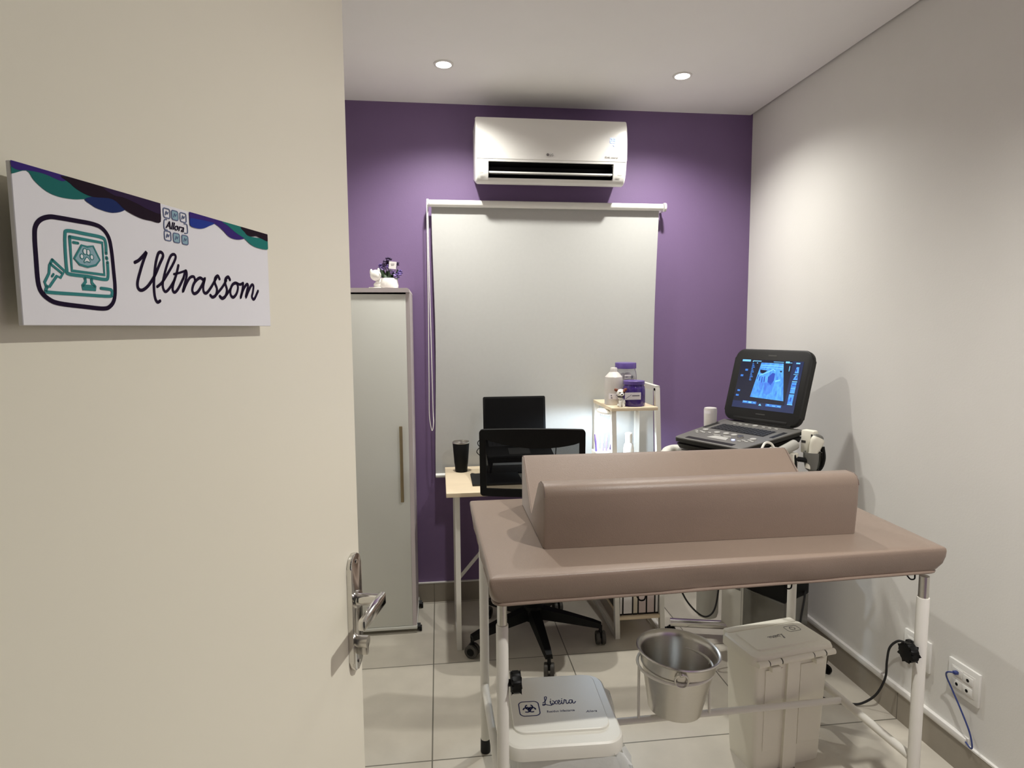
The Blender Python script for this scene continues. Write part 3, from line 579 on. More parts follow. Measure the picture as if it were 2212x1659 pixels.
for (bx, by, bz, br, mt) in ((-0.243, 2.945, 1.775, 0.022, 'petal_dark'), (-0.226, 2.94, 1.790, 0.016, 'petal_dark'), (-0.258, 2.95, 1.762, 0.017, 'petal'), (-0.252, 2.94, 1.745, 0.014, 'petal_light'), (-0.272, 2.96, 1.752, 0.008, 'petal_dark'), (-0.206, 2.935, 1.726, 0.016, 'petal_light'), (-0.183, 2.94, 1.720, 0.018, 'petal'), (-0.172, 2.95, 1.735, 0.013, 'petal'), (-0.182, 2.95, 1.772, 0.011, 'petal_dark'), (-0.195, 2.93, 1.712, 0.010, 'petal_light'), (-0.228, 2.935, 1.757, 0.012, 'petal')):
    mb = MB()
    for k in range(9):
        v = Vector((random.gauss(0, 1), random.gauss(0, 1), random.gauss(0, 1))).normalized() * br * 0.62
        mb.ball(Vector((bx, by, bz)) + v, br * random.uniform(0.35, 0.5), (1, 1, 0.7), 8, 6)
    build('flower', mb, mt, pt, world=True)
    build('flower_stem', MB().tube([(bx, by, bz), ((bx - 0.229) / 2, (by + 2.95) / 2, (bz + 1.69) / 2), (-0.229, 2.95, 1.69)], 0.0012, n=5), 'leaf', pt, world=True)
mb = MB(); mb.box((-0.207, 2.925, 1.763), (0.034, 0.002, 0.034), rot=Matrix.Rotation(math.radians(6), 3, 'Y')); build('card', mb, 'card', pt, world=True)
build('card_text', (lambda m_: ([m_.box((-0.207, 2.9236, 1.769 - q * 0.006), (0.018 - 0.004 * q, 0.0006, 0.0008)) for q in range(2)], m_)[1])(MB()), 'label_text', pt, world=True)

# ------------------------------------------------------------------ exam table
tb = thing('exam_table', 'padded taupe vinyl exam table on white tubular legs in front', 'exam table', (0.73, 1.74, 0))
TC = [Vector((0.112, 1.398, 0)), Vector((1.355, 1.439, 0)), Vector((1.381, 2.085, 0)), Vector((0.099, 2.070, 0))]
def quad_loop(C, off, r, z, n=5, div=26, wob=0.0, seed=0):
    cen = sum(C, Vector()) / 4; K = []
    for i in range(4):
        p, a, b = C[i], C[i - 1], C[(i + 1) % 4]
        da, db = (a - p).normalized(), (b - p).normalized(); K.append(p - (da + db) * off)
    pts = []
    for i in range(4):
        p, a, b = K[i], K[i - 1], K[(i + 1) % 4]
        da, db = (a - p).normalized(), (b - p).normalized(); s_, e_ = p + da * r, p + db * r
        for q in range(n + 1):
            t = q / n; pts.append((s_ * (1 - t) + p * t) * (1 - t) + (p * (1 - t) + e_ * t) * t)
        nx = K[(i + 1) % 4]; f_ = nx + (p - nx).normalized() * r
        for q in range(1, div): pts.append(e_ + (f_ - e_) * (q / div))
    out = []
    for k, p in enumerate(pts):
        d = (p - cen); d.z = 0; d.normalize()
        w = wob * (math.sin(k * 0.55 + seed) + 0.6 * math.sin(k * 1.31 + seed * 2.1) + 0.4 * math.sin(k * 0.17 + seed))
        out.append(Vector((p.x + d.x * w, p.y + d.y * w, z)))
    return out
lv_ = [(-0.10, 0.02, 0.7955, 0), (-0.020, 0.03, 0.796, 0.0), (-0.013, 0.03, 0.800, 0.001), (-0.010, 0.026, 0.808, 0.0024), (-0.004, 0.018, 0.825, 0.0028), (0.0, 0.011, 0.845, 0.0016), (0.001, 0.007, 0.860, 0.0007), (0.0, 0.006, 0.8665, 0.0003), (-0.0025, 0.006, 0.8695, 0.0002), (-0.008, 0.006, 0.8712, 0), (-0.03, 0.006, 0.8722, 0), (-0.20, 0.01, 0.8725, 0)]
mb = MB(); mb.loft([quad_loop(TC, o, r, z, wob=w, seed=q * 0.35) for q, (o, r, z, w) in enumerate(lv_)])
mat_ = build('mattress', mb, 'vinyl', tb, world=True, angle=50)
build('piping', MB().tube(quad_loop(TC, -0.0125, 0.03, 0.7985, wob=0.001, seed=0.7), 0.0042, n=8, closed=True), 'vinyl', mat_, world=True)
build('table_board', MB().loft([quad_loop(TC, -0.055, 0.01, z) for z in (0.782, 0.7957)]), 'trim_white', tb, world=True)
for hx, hy in ((0.50, 1.435), (0.905, 1.45), (1.27, 1.46)):
    build('strap_hook', MB().tube([(hx - 0.012, hy, 0.790), (hx - 0.006, hy - 0.006, 0.781), (hx + 0.006, hy - 0.006, 0.781), (hx + 0.012, hy, 0.790)], 0.002, n=6, smooth=3), 'black_metal', tb, world=True)
LEGS = [(0.1475, 1.465, 1), (1.3155, 1.465, 1), (0.1385, 1.985, 0), (1.279, 2.02, 0)]
ZB = 0.245
for (x, y, tel) in LEGS:
    mb = MB()
    top = 0.722 if tel else 0.783
    mb.lathe([(0.0155, 0.045), (0.0157, top - 0.001), (0.0152, top), (0.0128, top)], (x, y, 0), n=28)
    lg = build('leg', mb, 'white_metal', tb, world=True)
    build('foot_cap', MB().lathe([(0.0165, 0.0), (0.0175, 0.004), (0.0168, 0.047), (0.0157, 0.048)], (x, y, 0), n=24), 'black_rubber', lg, world=True)
    if tel:
        build('steel_tube', MB().cyl((x, y, top - 0.002), (x, y, 0.783), 0.0127), 'steel', lg, world=True)
        s = 1 if x < 0.7 else -1
        mb = MB(); zk = 0.565; xk = x + s * 0.021
        star = []
        for q in range(28):
            a = q * 2 * math.pi / 28; rr = 0.0262 + 0.0022 * math.cos(7 * a); star.append((rr * math.cos(a), rr * math.sin(a)))
        mb.prism(star, (xk if s > 0 else xk - 0.026, y, zk), Y, Z, 0.026, bev=0.006); mb.cyl((x + s * 0.0145, y, zk), (xk, y, zk), 0.009, n=14)
        build('height_knob', mb, 'black_plastic', lg, world=True)
for i, j, nm in ((0, 2, 'end_rail'), (1, 3, 'end_rail')):
    a, b = LEGS[i], LEGS[j]; build(nm, MB().cyl((a[0], a[1] + 0.012, ZB), (b[0], b[1] - 0.012, ZB), 0.0125), 'white_metal', tb, world=True)
yl = 1.725; yr = 1.745; xl, xr_ = 0.143, 1.297
build('long_rail', MB().cyl((xl + 0.008, yl, ZB), (xr_ - 0.008, yr, ZB), 0.0105), 'white_metal', tb, world=True)
# bucket holder on the long rail
BX, BY = 0.716, 1.732
BR = 0.1155; ZR = 0.421
hd = MB(); hd.tube([(BX + BR * math.cos(k * math.pi / 20), BY + BR * math.sin(k * math.pi / 20), ZR) for k in range(40)], 0.0048, n=8, closed=True)
build('bucket_ring', hd, 'white_metal', tb, world=True)
for s in (-1, 1):
    px_ = BX + s * BR; mb = MB().tube([(px_, yl + 0.010, ZR), (px_, yl + 0.010, ZR - 0.1), (px_, yl + 0.006, ZB + 0.004)], 0.0045, n=8)
    build('ring_post', mb, 'white_metal', tb, world=True)

# ------------------------------------------------------------------ V-shaped positioning cushion
cu = thing('positioning_cushion', 'taupe vinyl trough shaped positioning cushion lying on the exam table', 'cushion', (0.73, 1.78, 0.8725))
prof_ = [(1.568, 0.8728), (1.561, 0.960), (1.560, 1.018), (1.5625, 1.031), (1.570, 1.041), (1.584, 1.0475), (1.618, 1.0480), (1.636, 1.0400), (1.770, 0.9000), (1.788, 0.9000), (1.962, 1.0370), (1.972, 1.0430), (1.991, 1.0410), (1.994, 1.030), (1.992, 0.8728)]
cen = Vector((0, 1.78, 0.95)); loops = []
for q, (t, ins) in enumerate(((0, 0.010), (0.004, 0.003), (0.012, 0.0), (0.30, 0.0015), (0.5, 0.0015), (0.70, 0.0015), (0.988, 0.0), (0.996, 0.003), (1.0, 0.010))):
    lp = []
    for (y, z) in prof_:
        x0 = 0.271; x1 = 1.184 + (y - 1.56) * 0.045
        d = Vector((0, y - cen.y, z - cen.z)); d.normalize()
        lp.append((x0 + (x1 - x0) * t, y - d.y * ins, max(z - d.z * ins, 0.8728)))
    loops.append(lp)
mb = MB(); mb.loft(loops)
cush = build('cover', mb, 'vinyl', cu, world=True, angle=30)
for lp in (loops[1], loops[-2]):
    build('seam', MB().tube(lp[2:-1], 0.0016, n=6), 'vinyl_dark', cush, world=True)

# ------------------------------------------------------------------ steel bucket in the ring
bk_ = thing('steel_bucket', 'empty stainless steel bucket hanging in the ring under the exam table', 'bucket', (BX, BY, 0.277))
RT = Matrix.Rotation(math.radians(3.0), 3, 'Y')
bp = [(0.076, 0.0), (0.082, 0.004), (0.084, 0.018), (0.0845, 0.022), (0.1070, 0.150), (0.1105, 0.163), (0.1135, 0.168), (0.1135, 0.172), (0.114, 0.190), (0.1165, 0.208), (0.1275, 0.215), (0.1295, 0.219), (0.1275, 0.2225), (0.122, 0.221), (0.1145, 0.212), (0.1115, 0.200), (0.0805, 0.014), (0.01, 0.006)]
bp = [(r, z * 0.875) for r, z in bp]
mb = MB(); mb.lathe(bp, (BX, BY, 0.277), n=56, rot=RT)
bkt = build('body', mb, 'steel', bk_, world=True, angle=40)
ca, sa = math.cos(math.radians(-103)), math.sin(math.radians(-103))
cpt = Vector((BX + ca * 0.116, BY + sa * 0.116, 0.277 + 0.160))
t_ = Vector((-sa, ca, 0)); n_ = Vector((ca, sa, 0.0))
build('side_ring', MB().tube([cpt + n_ * 0.004 + t_ * (0.019 * math.cos(k * math.pi / 12)) + Z * (0.019 * math.sin(k * math.pi / 12)) for k in range(24)], 0.003, n=8, closed=True), 'steel', bkt, world=True)
mb = MB(); mb.ball(cpt + Z * 0.017, 0.009, (1, 1, 0.8), 10, 7); build('ring_lug', mb, 'steel', bkt, world=True)

# ------------------------------------------------------------------ pedal bins
lb = thing('waste_bin', 'white lidded bin with black biohazard symbol under the front left table corner', 'bin', (0.327, 1.66, 0), math.radians(-2.0))
def rr3(w, d, r, z, n=6, cx=0, cy=0): return [(x, y, z) for x, y in rrect(w, d, r, n, cx, cy)]
mb = MB(); mb.loft([rr3(0.24, 0.23, 0.03, 0.0), rr3(0.25, 0.24, 0.03, 0.01), rr3(0.292, 0.290, 0.04, 0.318)])
build('bucket_body', mb, 'bin_white', lb)
mb = MB(); mb.loft([rr3(0.318, 0.316, 0.045, 0.315), rr3(0.330, 0.328, 0.05, 0.318), rr3(0.330, 0.328, 0.05, 0.345), rr3(0.326, 0.324, 0.05, 0.353), rr3(0.316, 0.314, 0.046, 0.357), rr3(0.272, 0.262, 0.034, 0.3575, cy=0.018), rr3(0.270, 0.260, 0.033, 0.3635, cy=0.018), rr3(0.266, 0.256, 0.032, 0.365, cy=0.018)])
lid = build('lid', mb, 'bin_white', lb, angle=28)
random.seed(3); loops = []
for q, (z, g) in enumerate(((0.322, 0.010), (0.30, 0.020), (0.25, 0.026), (0.20, 0.020), (0.15, 0.012), (0.10, 0.006))):
    base = rrect(0.30 - (0.318 - z) * 0.12, 0.298 - (0.318 - z) * 0.12, 0.04, 10); lp = []
    for k, (x, y) in enumerate(base):
        d = Vector((x, y, 0)).normalized(); w = g * (1.0 + 0.5 * math.sin(k * 1.7 + q * 0.6) + 0.35 * math.sin(k * 0.83 + q)) * (1.7 if x > 0.1 else 0.25 if x < -0.1 else 1.2)
        lp.append((x + d.x * w, y + d.y * w, z + 0.004 * math.sin(k * 1.1)))
    loops.append(lp)
mb = MB(); mb.loft(loops, False, False); build('bin_liner', mb, 'bag_plastic', lb, angle=60)
mb = MB(); mb.box((0.0, -0.118, 0.008), (0.09, 0.05, 0.012), bev=0.004); build('pedal', mb, 'bin_white', lb)
zl = 0.3652
mb = MB(); cx, cy, w, h = -0.083, -0.010, 0.058, 0.066
mb.ribbon([(cx + p[0], cy + p[1]) for p in rrect(w, h, 0.014, 5)], 0.0028, (0, 0, zl), X, Y, 0.0004, n=2, closed=True)
for k in range(3):
    a = math.radians(90 + 120 * k); ox, oy = cx + 0.0085 * math.cos(a), cy - 0.001 + 0.0085 * math.sin(a)
    P = [(ox + 0.0105 * math.cos(a + math.radians(t)), oy + 0.0105 * math.sin(a + math.radians(t))) for t in range(35, 326, 15)]
    mb.ribbon(P, 0.0042, (0, 0, zl), X, Y, 0.0004, n=2)
    P = [(cx + 0.008 * math.cos(a + math.radians(t)), cy + 0.008 * math.sin(a + math.radians(t))) for t in range(20, 101, 10)]
    mb.ribbon(P, 0.0022, (0, 0, zl), X, Y, 0.0004, n=2)
build('biohazard_symbol', mb, 'label_blue', lid)
ST = {'L': [(0.0, 0.4), (0.3, 0.7), (0.55, 1.3), (0.5, 1.55), (0.32, 1.4), (0.3, 0.8), (0.22, 0.1), (0.0, -0.05), (-0.05, 0.12), (0.2, 0.15), (0.6, -0.05), (0.9, -0.1), (1.05, 0.05)],
      'i1': [(0.85, 0.45), (0.92, 0.75), (0.86, 0.3), (0.95, 0.05), (1.12, 0.3)], 'x1': [(1.15, 0.7), (1.3, 0.6), (1.42, 0.15), (1.6, 0.1)], 'x2': [(1.62, 0.72), (1.4, 0.42), (1.15, 0.02)],
      'e': [(1.68, 0.3), (1.95, 0.5), (1.92, 0.75), (1.75, 0.6), (1.72, 0.2), (1.9, 0.02), (2.15, 0.35)], 'i2': [(2.2, 0.72), (2.14, 0.3), (2.25, 0.05), (2.45, 0.4)],
      'r': [(2.42, 0.4), (2.53, 0.82), (2.60, 0.68), (2.71, 0.70), (2.65, 0.25), (2.75, 0.04), (2.95, 0.28)], 'a': [(3.4, 0.65), (3.15, 0.7), (3.0, 0.35), (3.1, 0.05), (3.3, 0.25), (3.42, 0.65), (3.4, 0.15), (3.55, 0.06), (3.75, 0.35)], 'd1': [(0.95, 0.98), (0.98, 1.02)], 'd2': [(2.25, 0.98), (2.28, 1.02)]}
def script_word(m_, sc, o, u, v, wd, h=0.0004, sx=1.0):
    for P in ST.values(): m_.ribbon([(p[0] * sc * sx, p[1] * sc) for p in P], wd, o, u, v, h, n=4)
mb = MB(); script_word(mb, 0.026, (-0.040, 0.002, zl), X, Y, 0.0026); build('lid_lettering', mb, 'label_blue', lid)
text('lid_caption', 'Resíduo Infectante', 0.0135, (-0.034, -0.033, zl), X, Y, 'label_blue', lid, xs=0.80)
text('lid_logo', 'Allora', 0.013, (0.078, -0.042, zl), X, Y, 'label_blue', lid, shear=0.35)

rb = thing('pedal_bin', 'tall cream lidded bin with rear hinge beside the steel bucket', 'bin', (1.125, 1.853, 0), math.radians(9.5))
mb = MB(); mb.loft([rr3(0.262, 0.135, 0.015, 0.0), rr3(0.266, 0.139, 0.015, 0.03), rr3(0.275, 0.148, 0.015, 0.15), rr3(0.290, 0.162, 0.016, 0.385)])
build('bucket_body', mb, 'bin_cream', rb)
mb = MB(); mb.loft([[(-0.030, -0.0660, 0.0), (0.022, -0.0660, 0.0), (0.022, -0.0800, 0.0), (-0.030, -0.0800, 0.0)], [(-0.028, -0.079, 0.384), (0.020, -0.079, 0.384), (0.020, -0.090, 0.384), (-0.028, -0.090, 0.384)]])
build('back_rib', mb, 'bin_cream', rb)
mb = MB()
for x0, x1 in ((-0.105, -0.046), (0.032, 0.12)):
    mb.loft([[(x0, -0.066, 0.075), (x1, -0.066, 0.075), (x1, -0.0735, 0.075), (x0, -0.0735, 0.075)], [(x0 - 0.004, -0.079, 0.36), (x1 + 0.004, -0.079, 0.36), (x1 + 0.004, -0.0835, 0.36), (x0 - 0.004, -0.0835, 0.36)]])
build('back_panel', mb, 'bin_cream', rb)
mb = MB(); mb.loft([rr3(0.302, 0.166, 0.02, 0.378), rr3(0.318, 0.182, 0.024, 0.382), rr3(0.318, 0.182, 0.024, 0.402), rr3(0.312, 0.176, 0.024, 0.412), rr3(0.300, 0.164, 0.022, 0.416), rr3(0.25, 0.125, 0.016, 0.4165), rr3(0.246, 0.121, 0.015, 0.4205), rr3(0.24, 0.115, 0.014, 0.421)])
rl = build('lid', mb, 'bin_cream', rb, angle=28)
mb = MB(); mb.box((0.0, 0.086, 0.408), (0.285, 0.034, 0.026), bev=0.008); build('lid_handle', mb, 'bin_cream', rb)
for hx in (-0.085, 0.088):
    mb = MB(); mb.cyl((hx - 0.022, -0.094, 0.392), (hx + 0.022, -0.094, 0.392), 0.009, n=16); mb.box((hx, -0.094, 0.372), (0.034, 0.020, 0.016), bev=0.002)
    hg = build('hinge', mb, 'bin_cream', rb)
    for s in (-1, 1): build('hinge_gap', MB().cyl((hx + s * 0.0235 - 0.0012, -0.094, 0.392), (hx + s * 0.0235 + 0.0012, -0.094, 0.392), 0.0088, n=16), 'black_plastic', hg)
mb = MB(); mb.cyl((-0.150, -0.094, 0.392), (-0.111, -0.094, 0.392), 0.010, n=16); mb.cyl((-0.059, -0.094, 0.392), (0.062, -0.094, 0.392), 0.010, n=16); mb.cyl((0.114, -0.094, 0.392), (0.15, -0.094, 0.392), 0.010, n=16); build('hinge_rod', mb, 'bin_cream', rl)
mb = MB(); script_word(mb, 0.016, (0.022, 0.004, 0.4212), -X, -Y, 0.0016); build('lid_lettering', mb, 'label_grey', rl)
mb = MB(); cx, cy = 0.085, 0.026; mb.ribbon([(cx + p[0], cy + p[1]) for p in rrect(0.05, 0.034, 0.008, 5)], 0.0018, (0, 0, 0.4212), X, Y, 0.0004, n=2, closed=True)
for k in range(3):
    a = math.radians(90 + 120 * k); mb.ribbon([(cx + 0.009 * math.cos(a + math.radians(t)), cy + 0.009 * math.sin(a + math.radians(t))) for t in range(-45, 46, 15)], 0.003, (0, 0, 0.4212), X, Y, 0.0004, n=2)
build('lid_symbol', mb, 'label_grey', rl)

# ------------------------------------------------------------------ outlets, duct and cords on the right wall
def outlet(loc, label, holes):
    t = thing('wall_outlet', label, 'wall outlet', loc, 0, 'wall outlets on the right wall')
    def bx(y0, y1, z0, z1, x0, x1): return MB().box2((x0, y0, z0), (x1, y1, z1), bev=0.0015)
    build('cover_plate', bx(-0.0585, 0.0585, -0.055, 0.055, -0.009, 0.0), 'pvc_white', t)
    build('socket_panel', bx(-0.045, 0.045, -0.036, 0.036, -0.0105, -0.0085), 'trim_white', t)
    for (yy, zz) in holes:
        md = build('socket_module', bx(yy - 0.019, yy + 0.019, zz - 0.013, zz + 0.013, -0.0125, -0.010), 'pvc_white', t)
        build('socket_hole', MB().cyl((-0.0123, yy, zz), (-0.0128, yy, zz), 0.0055, n=12), 'black_plastic', md)
outlet((RIGHT, 1.693, 0.309), 'square white wall outlet with a blue network cable plugged in', [(0.020, 0.020), (-0.020, 0.016), (-0.018, -0.020), (0.020, -0.020)])
outlet((RIGHT, 1.888, 0.309), 'square white wall outlet behind the front right table leg', [(0.020, 0.020), (-0.020, 0.016), (-0.018, -0.020), (0.020, -0.020)])
pg = thing('power_cord', 'black power cord from a plug in the outlet behind the table leg to the floor', 'cord', (1.662, 1.885, 0.29))
mb = MB(); mb.box((1.668, 1.895, 0.326), (0.022, 0.045, 0.026), bev=0.006); build('plug', mb, 'black_plastic', pg, world=True)
mb = MB(); mb.tube([(1.664, 1.915, 0.324), (1.655, 1.945, 0.315), (1.640, 1.965, 0.28), (1.64, 1.975, 0.22), (1.645, 1.985, 0.15), (1.632, 2.01, 0.07), (1.60, 2.04, 0.018), (1.565, 2.06, 0.005), (1.50, 2.09, 0.005), (1.47, 2.16, 0.005), (1.52, 2.24, 0.005)], 0.0042, n=8, smooth=6); build('cord', mb, 'black_rubber', pg, world=True)
bc = thing('network_cable', 'thin blue network cable hanging from the outlet near the right edge', 'cable', (RIGHT - 0.015, 1.70, 0.30))
mb = MB(); mb.box((RIGHT - 0.018, 1.713, 0.329), (0.014, 0.012, 0.009), bev=0.001); build('connector', mb, 'blue_cable', bc, world=True)
mb = MB(); mb.tube([(RIGHT - 0.02, 1.713, 0.329), (RIGHT - 0.035, 1.726, 0.325), (RIGHT - 0.030, 1.735, 0.305), (RIGHT - 0.022, 1.72, 0.27), (RIGHT - 0.022, 1.68, 0.22), (RIGHT - 0.022, 1.645, 0.17), (RIGHT - 0.022, 1.632, 0.13), (RIGHT - 0.020, 1.64, 0.118), (RIGHT - 0.014, 1.664, 0.121)], 0.0026, n=8, smooth=6); build('cable', mb, 'blue_cable', bc, world=True)
dc = tag(build('cable_duct', MB().box2((RIGHT - 0.016, 1.664, 0.1105), (RIGHT, BACK - 0.0005, 0.130), bev=0.0015), 'trim_white'), 'long thin white cable duct along the top of the right skirting', 'cable duct')

# ------------------------------------------------------------------ desk with ladder shelf
dk = thing('desk', 'light wood desk on white steel frame with shelf tower under the blind', 'desk', (0.53, 2.87, 0))
build('desktop', MB().box2((0.022, 2.605, 0.731), (1.045, 3.115, 0.750), bev=0.002), 'light_wood', dk, world=True)
def bar(m_, a, b, w=0.030, t=0.020):
    """flat steel bar: w across x, t along the other horizontal"""
    a, b = Vector(a), Vector(b); d = (b - a).normalized(); ux = X if abs(d.x) < 0.9 else Y
    v = d.cross(ux).normalized(); ux = v.cross(d).normalized()
    lp = lambda p: [p - ux * w / 2 - v * t / 2, p + ux * w / 2 - v * t / 2, p + ux * w / 2 + v * t / 2, p - ux * w / 2 + v * t / 2]
    m_.loft([lp(a), lp(b)]); return m_
YF, YR = 2.675, 3.085
WX = 0.022
def framebars(x, ztop_f, ztop_b, yft, nm):
    f = build(nm, bar(MB(), (x, YF, 0.0), (x, yft, ztop_f), WX, 0.026), 'white_metal', dk, world=True)
    build('rear_post', bar(MB(), (x, YR, 0.0), (x, YR, ztop_b), WX, 0.026), 'white_metal', f, world=True)
    build('floor_rail', bar(MB(), (x, YF + 0.012, 0.013), (x, YR - 0.012, 0.013), WX, 0.024), 'white_metal', f, world=True)
    return f
f1 = framebars(0.0715, 0.731, 0.731, YF, 'side_frame')
f2 = framebars(0.8165, 1.075, 1.075, 2.775, 'side_frame')
f3 = framebars(1.0365, 1.175, 1.175, 2.795, 'side_frame')
build('top_rail', bar(MB(), (1.0365, 2.785, 1.175), (1.0365, YR + 0.012, 1.178), WX, 0.024), 'white_metal', f3, world=True)
build('top_rail', bar(MB(), (0.0715, YF + 0.012, 0.719), (0.0715, YR - 0.012, 0.719), WX, 0.024), 'white_metal', f1, world=True)
build('cross_brace', bar(MB(), (0.082, 3.06, 0.17), (0.55, 3.06, 0.72), 0.016, 0.010), 'white_metal', dk, world=True)
build('upper_shelf', MB().box2((0.8, 2.742, 1.075), (1.0255, 3.085, 1.091), bev=0.0015), 'light_wood', dk, world=True)
build('lower_shelf', MB().box2((0.8275, 2.675, 0.086), (1.0255, 3.07, 0.101), bev=0.0015), 'light_wood', dk, world=True)
build('rear_rail', bar(MB(), (0.0825, 3.085, 0.719), (0.8055, 3.085, 0.719), 0.024, 0.022), 'white_metal', dk, world=True)

BOOKS = [(0.8300, 0.017, 'spine_white', 'thin white spined case at left end of the low desk shelf'), (0.8480, 0.047, 'spine_white', 'thick white spined case on the low desk shelf, second from left'),
         (0.8960, 0.026, 'spine_cream', 'narrow cream spined case in the middle of the low desk shelf'), (0.9230, 0.040, 'spine_pink', 'pinkish spined case right of the cream one on the low desk shelf'),
         (0.9640, 0.040, 'spine_pink', 'pinkish spined case second from right on the low desk shelf'), (1.0050, 0.018, 'spine_white', 'thin white spined case at right end of the low desk shelf')]
for (bx, bw, bmx, lab) in BOOKS:
    t = thing('file_box', lab, 'file box', (bx + bw / 2, 2.70, 0.101), 0, 'file boxes on the low desk shelf')
    build('case', MB().box2((-bw / 2 + 0.0003, -0.010, 0.0), (bw / 2 - 0.0003, 0.19, 0.250), bev=0.0015), 'book_black', t)
    build('spine', MB().box2((-bw / 2 + 0.0035, -0.0115, 0.010), (bw / 2 - 0.0035, -0.0095, 0.242)), bmx, t)

# things on the desk -------------------------------------------------
t = thing('tumbler', 'black travel tumbler with steel rim at the left end of the desk', 'tumbler', (0.103, 3.01, 0.750))
build('body', MB().lathe([(0.028, 0), (0.0305, 0.003), (0.032, 0.03), (0.0345, 0.045), (0.0418, 0.145), (0.0412, 0.146), (0.038, 0.143)], n=32), 'tumbler_black', t)
build('steel_rim', MB().lathe([(0.0412, 0.1445), (0.0426, 0.146), (0.0430, 0.150), (0.0418, 0.1535), (0.0395, 0.153), (0.038, 0.138), (0.033, 0.09)], n=32), 'steel', t)

t = thing('notebook_pad', 'flat black notebook lying on the desk beside the tumbler', 'notebook', (0.26, 2.815, 0.750))
build('cover', MB().box2((-0.117, -0.105, 0.0), (0.117, 0.105, 0.009), bev=0.002), 'fabric_black', t)
build('pages', MB().box2((-0.114, -0.1053, 0.002), (0.1173, 0.102, 0.007)), 'device_dark', t)

t = thing('laptop_stand', 'black inclined laptop stand on the desk behind the office chair', 'laptop stand', (0.37, 2.90, 0.75))
mb = MB()
mb.prism([(2.735, 0.862), (3.015, 0.922), (3.015, 0.914), (2.735, 0.854)], (0.215, 0, 0), Y, Z, 0.31, bev=0.0015)
st = build('tray', mb, 'black_metal', t, world=True)
build('front_lip', MB().box2((0.215, 2.722, 0.852), (0.525, 2.736, 0.876)), 'black_metal', t, world=True)
for xx in (0.235, 0.495): build('support_leg', MB().prism([(2.935, 0.7505), (2.965, 0.7505), (3.0, 0.912), (2.97, 0.905)], (xx, 0, 0), Y, Z, 0.012), 'black_metal', t, world=True)
build('stand_base', MB().box2((0.225, 2.925, 0.7503), (0.515, 3.09, 0.757), bev=0.001), 'black_metal', t, world=True)
for xx in (0.235, 0.495): build('front_leg', MB().prism([(2.926, 0.7503), (2.945, 0.7503), (2.80, 0.866), (2.78, 0.862)], (xx, 0, 0), Y, Z, 0.012), 'black_metal', t, world=True)

t = thing('laptop', 'open black laptop with dark screen on a raised stand behind the chair', 'laptop', (0.37, 2.90, 0.862))
sl = (0.922 - 0.862) / 0.28
ux, uy = X, Vector((0, 1, sl)).normalized(); uw = ux.cross(uy)
o = Vector((0.213, 2.738, 0.8625)) + uw * 0.0004
mb = MB(); mb.prism(rrect(0.312, 0.225, 0.01, 4, 0.156, 0.1125), o, ux, uy, 0.017, bev=0.002)
base = build('base', mb, 'black_plastic', t, world=True)
mb = MB(); oo = o + uw * 0.0172
for r in range(5):
    nk = 14
    for q in range(nk):
        x0 = 0.018 + q * 0.0198; y0 = 0.115 + r * 0.0195
        mb.prism([(x0, y0), (x0 + 0.0165, y0), (x0 + 0.0165, y0 + 0.0155), (x0, y0 + 0.0155)], oo, ux, uy, 0.0012)
build('keyboard', mb, 'device_key', base, world=True)
build('touchpad', MB().prism([(0.105, 0.02), (0.205, 0.02), (0.205, 0.092), (0.105, 0.092)], oo, ux, uy, 0.0004), 'device_dark', base, world=True)
hz = o + uy * 0.222 + uw * 0.014; tl = math.radians(7); su = Vector((0, math.sin(tl), math.cos(tl))); 
mb = MB(); mb.prism(rrect(0.312, 0.205, 0.008, 4, 0.156, 0.1025), hz + su * 0.002, X, su, -0.007, bev=0.001)
lidp = build('screen_lid', mb, 'black_plastic', t, world=True)
build('display', MB().prism([(0.010, 0.016), (0.302, 0.016), (0.302, 0.196), (0.010, 0.196)], hz + su * 0.002, X, su, 0.0006), 'black_metal', lidp, world=True)

t = thing('charger_cable', 'thin looped black cable at the left side of the laptop', 'cable', (0.19, 2.95, 0.75))
build('cable', MB().tube([(0.206, 2.93, 0.915), (0.193, 2.945, 0.918), (0.183, 2.95, 0.905), (0.188, 2.95, 0.89), (0.198, 2.945, 0.884), (0.186, 2.945, 0.876), (0.178, 2.945, 0.860), (0.190, 2.945, 0.845), (0.205, 2.945, 0.835), (0.212, 2.935, 0.80), (0.20, 2.93, 0.7535), (0.15, 2.95, 0.7525)], 0.0022, n=7, smooth=6), 'black_rubber', t, world=True)
t = thing('laptop_cable', 'black cable curving from the right side of the laptop', 'cable', (0.54, 2.93, 0.75))
build('cable', MB().tube([(0.527, 2.92, 0.925), (0.545, 2.92, 0.928), (0.562, 2.92, 0.915), (0.570, 2.92, 0.885), (0.568, 2.92, 0.84), (0.572, 2.93, 0.78), (0.59, 2.95, 0.7525), (0.66, 3.0, 0.7525)], 0.0025, n=7, smooth=6), 'black_rubber', t, world=True)

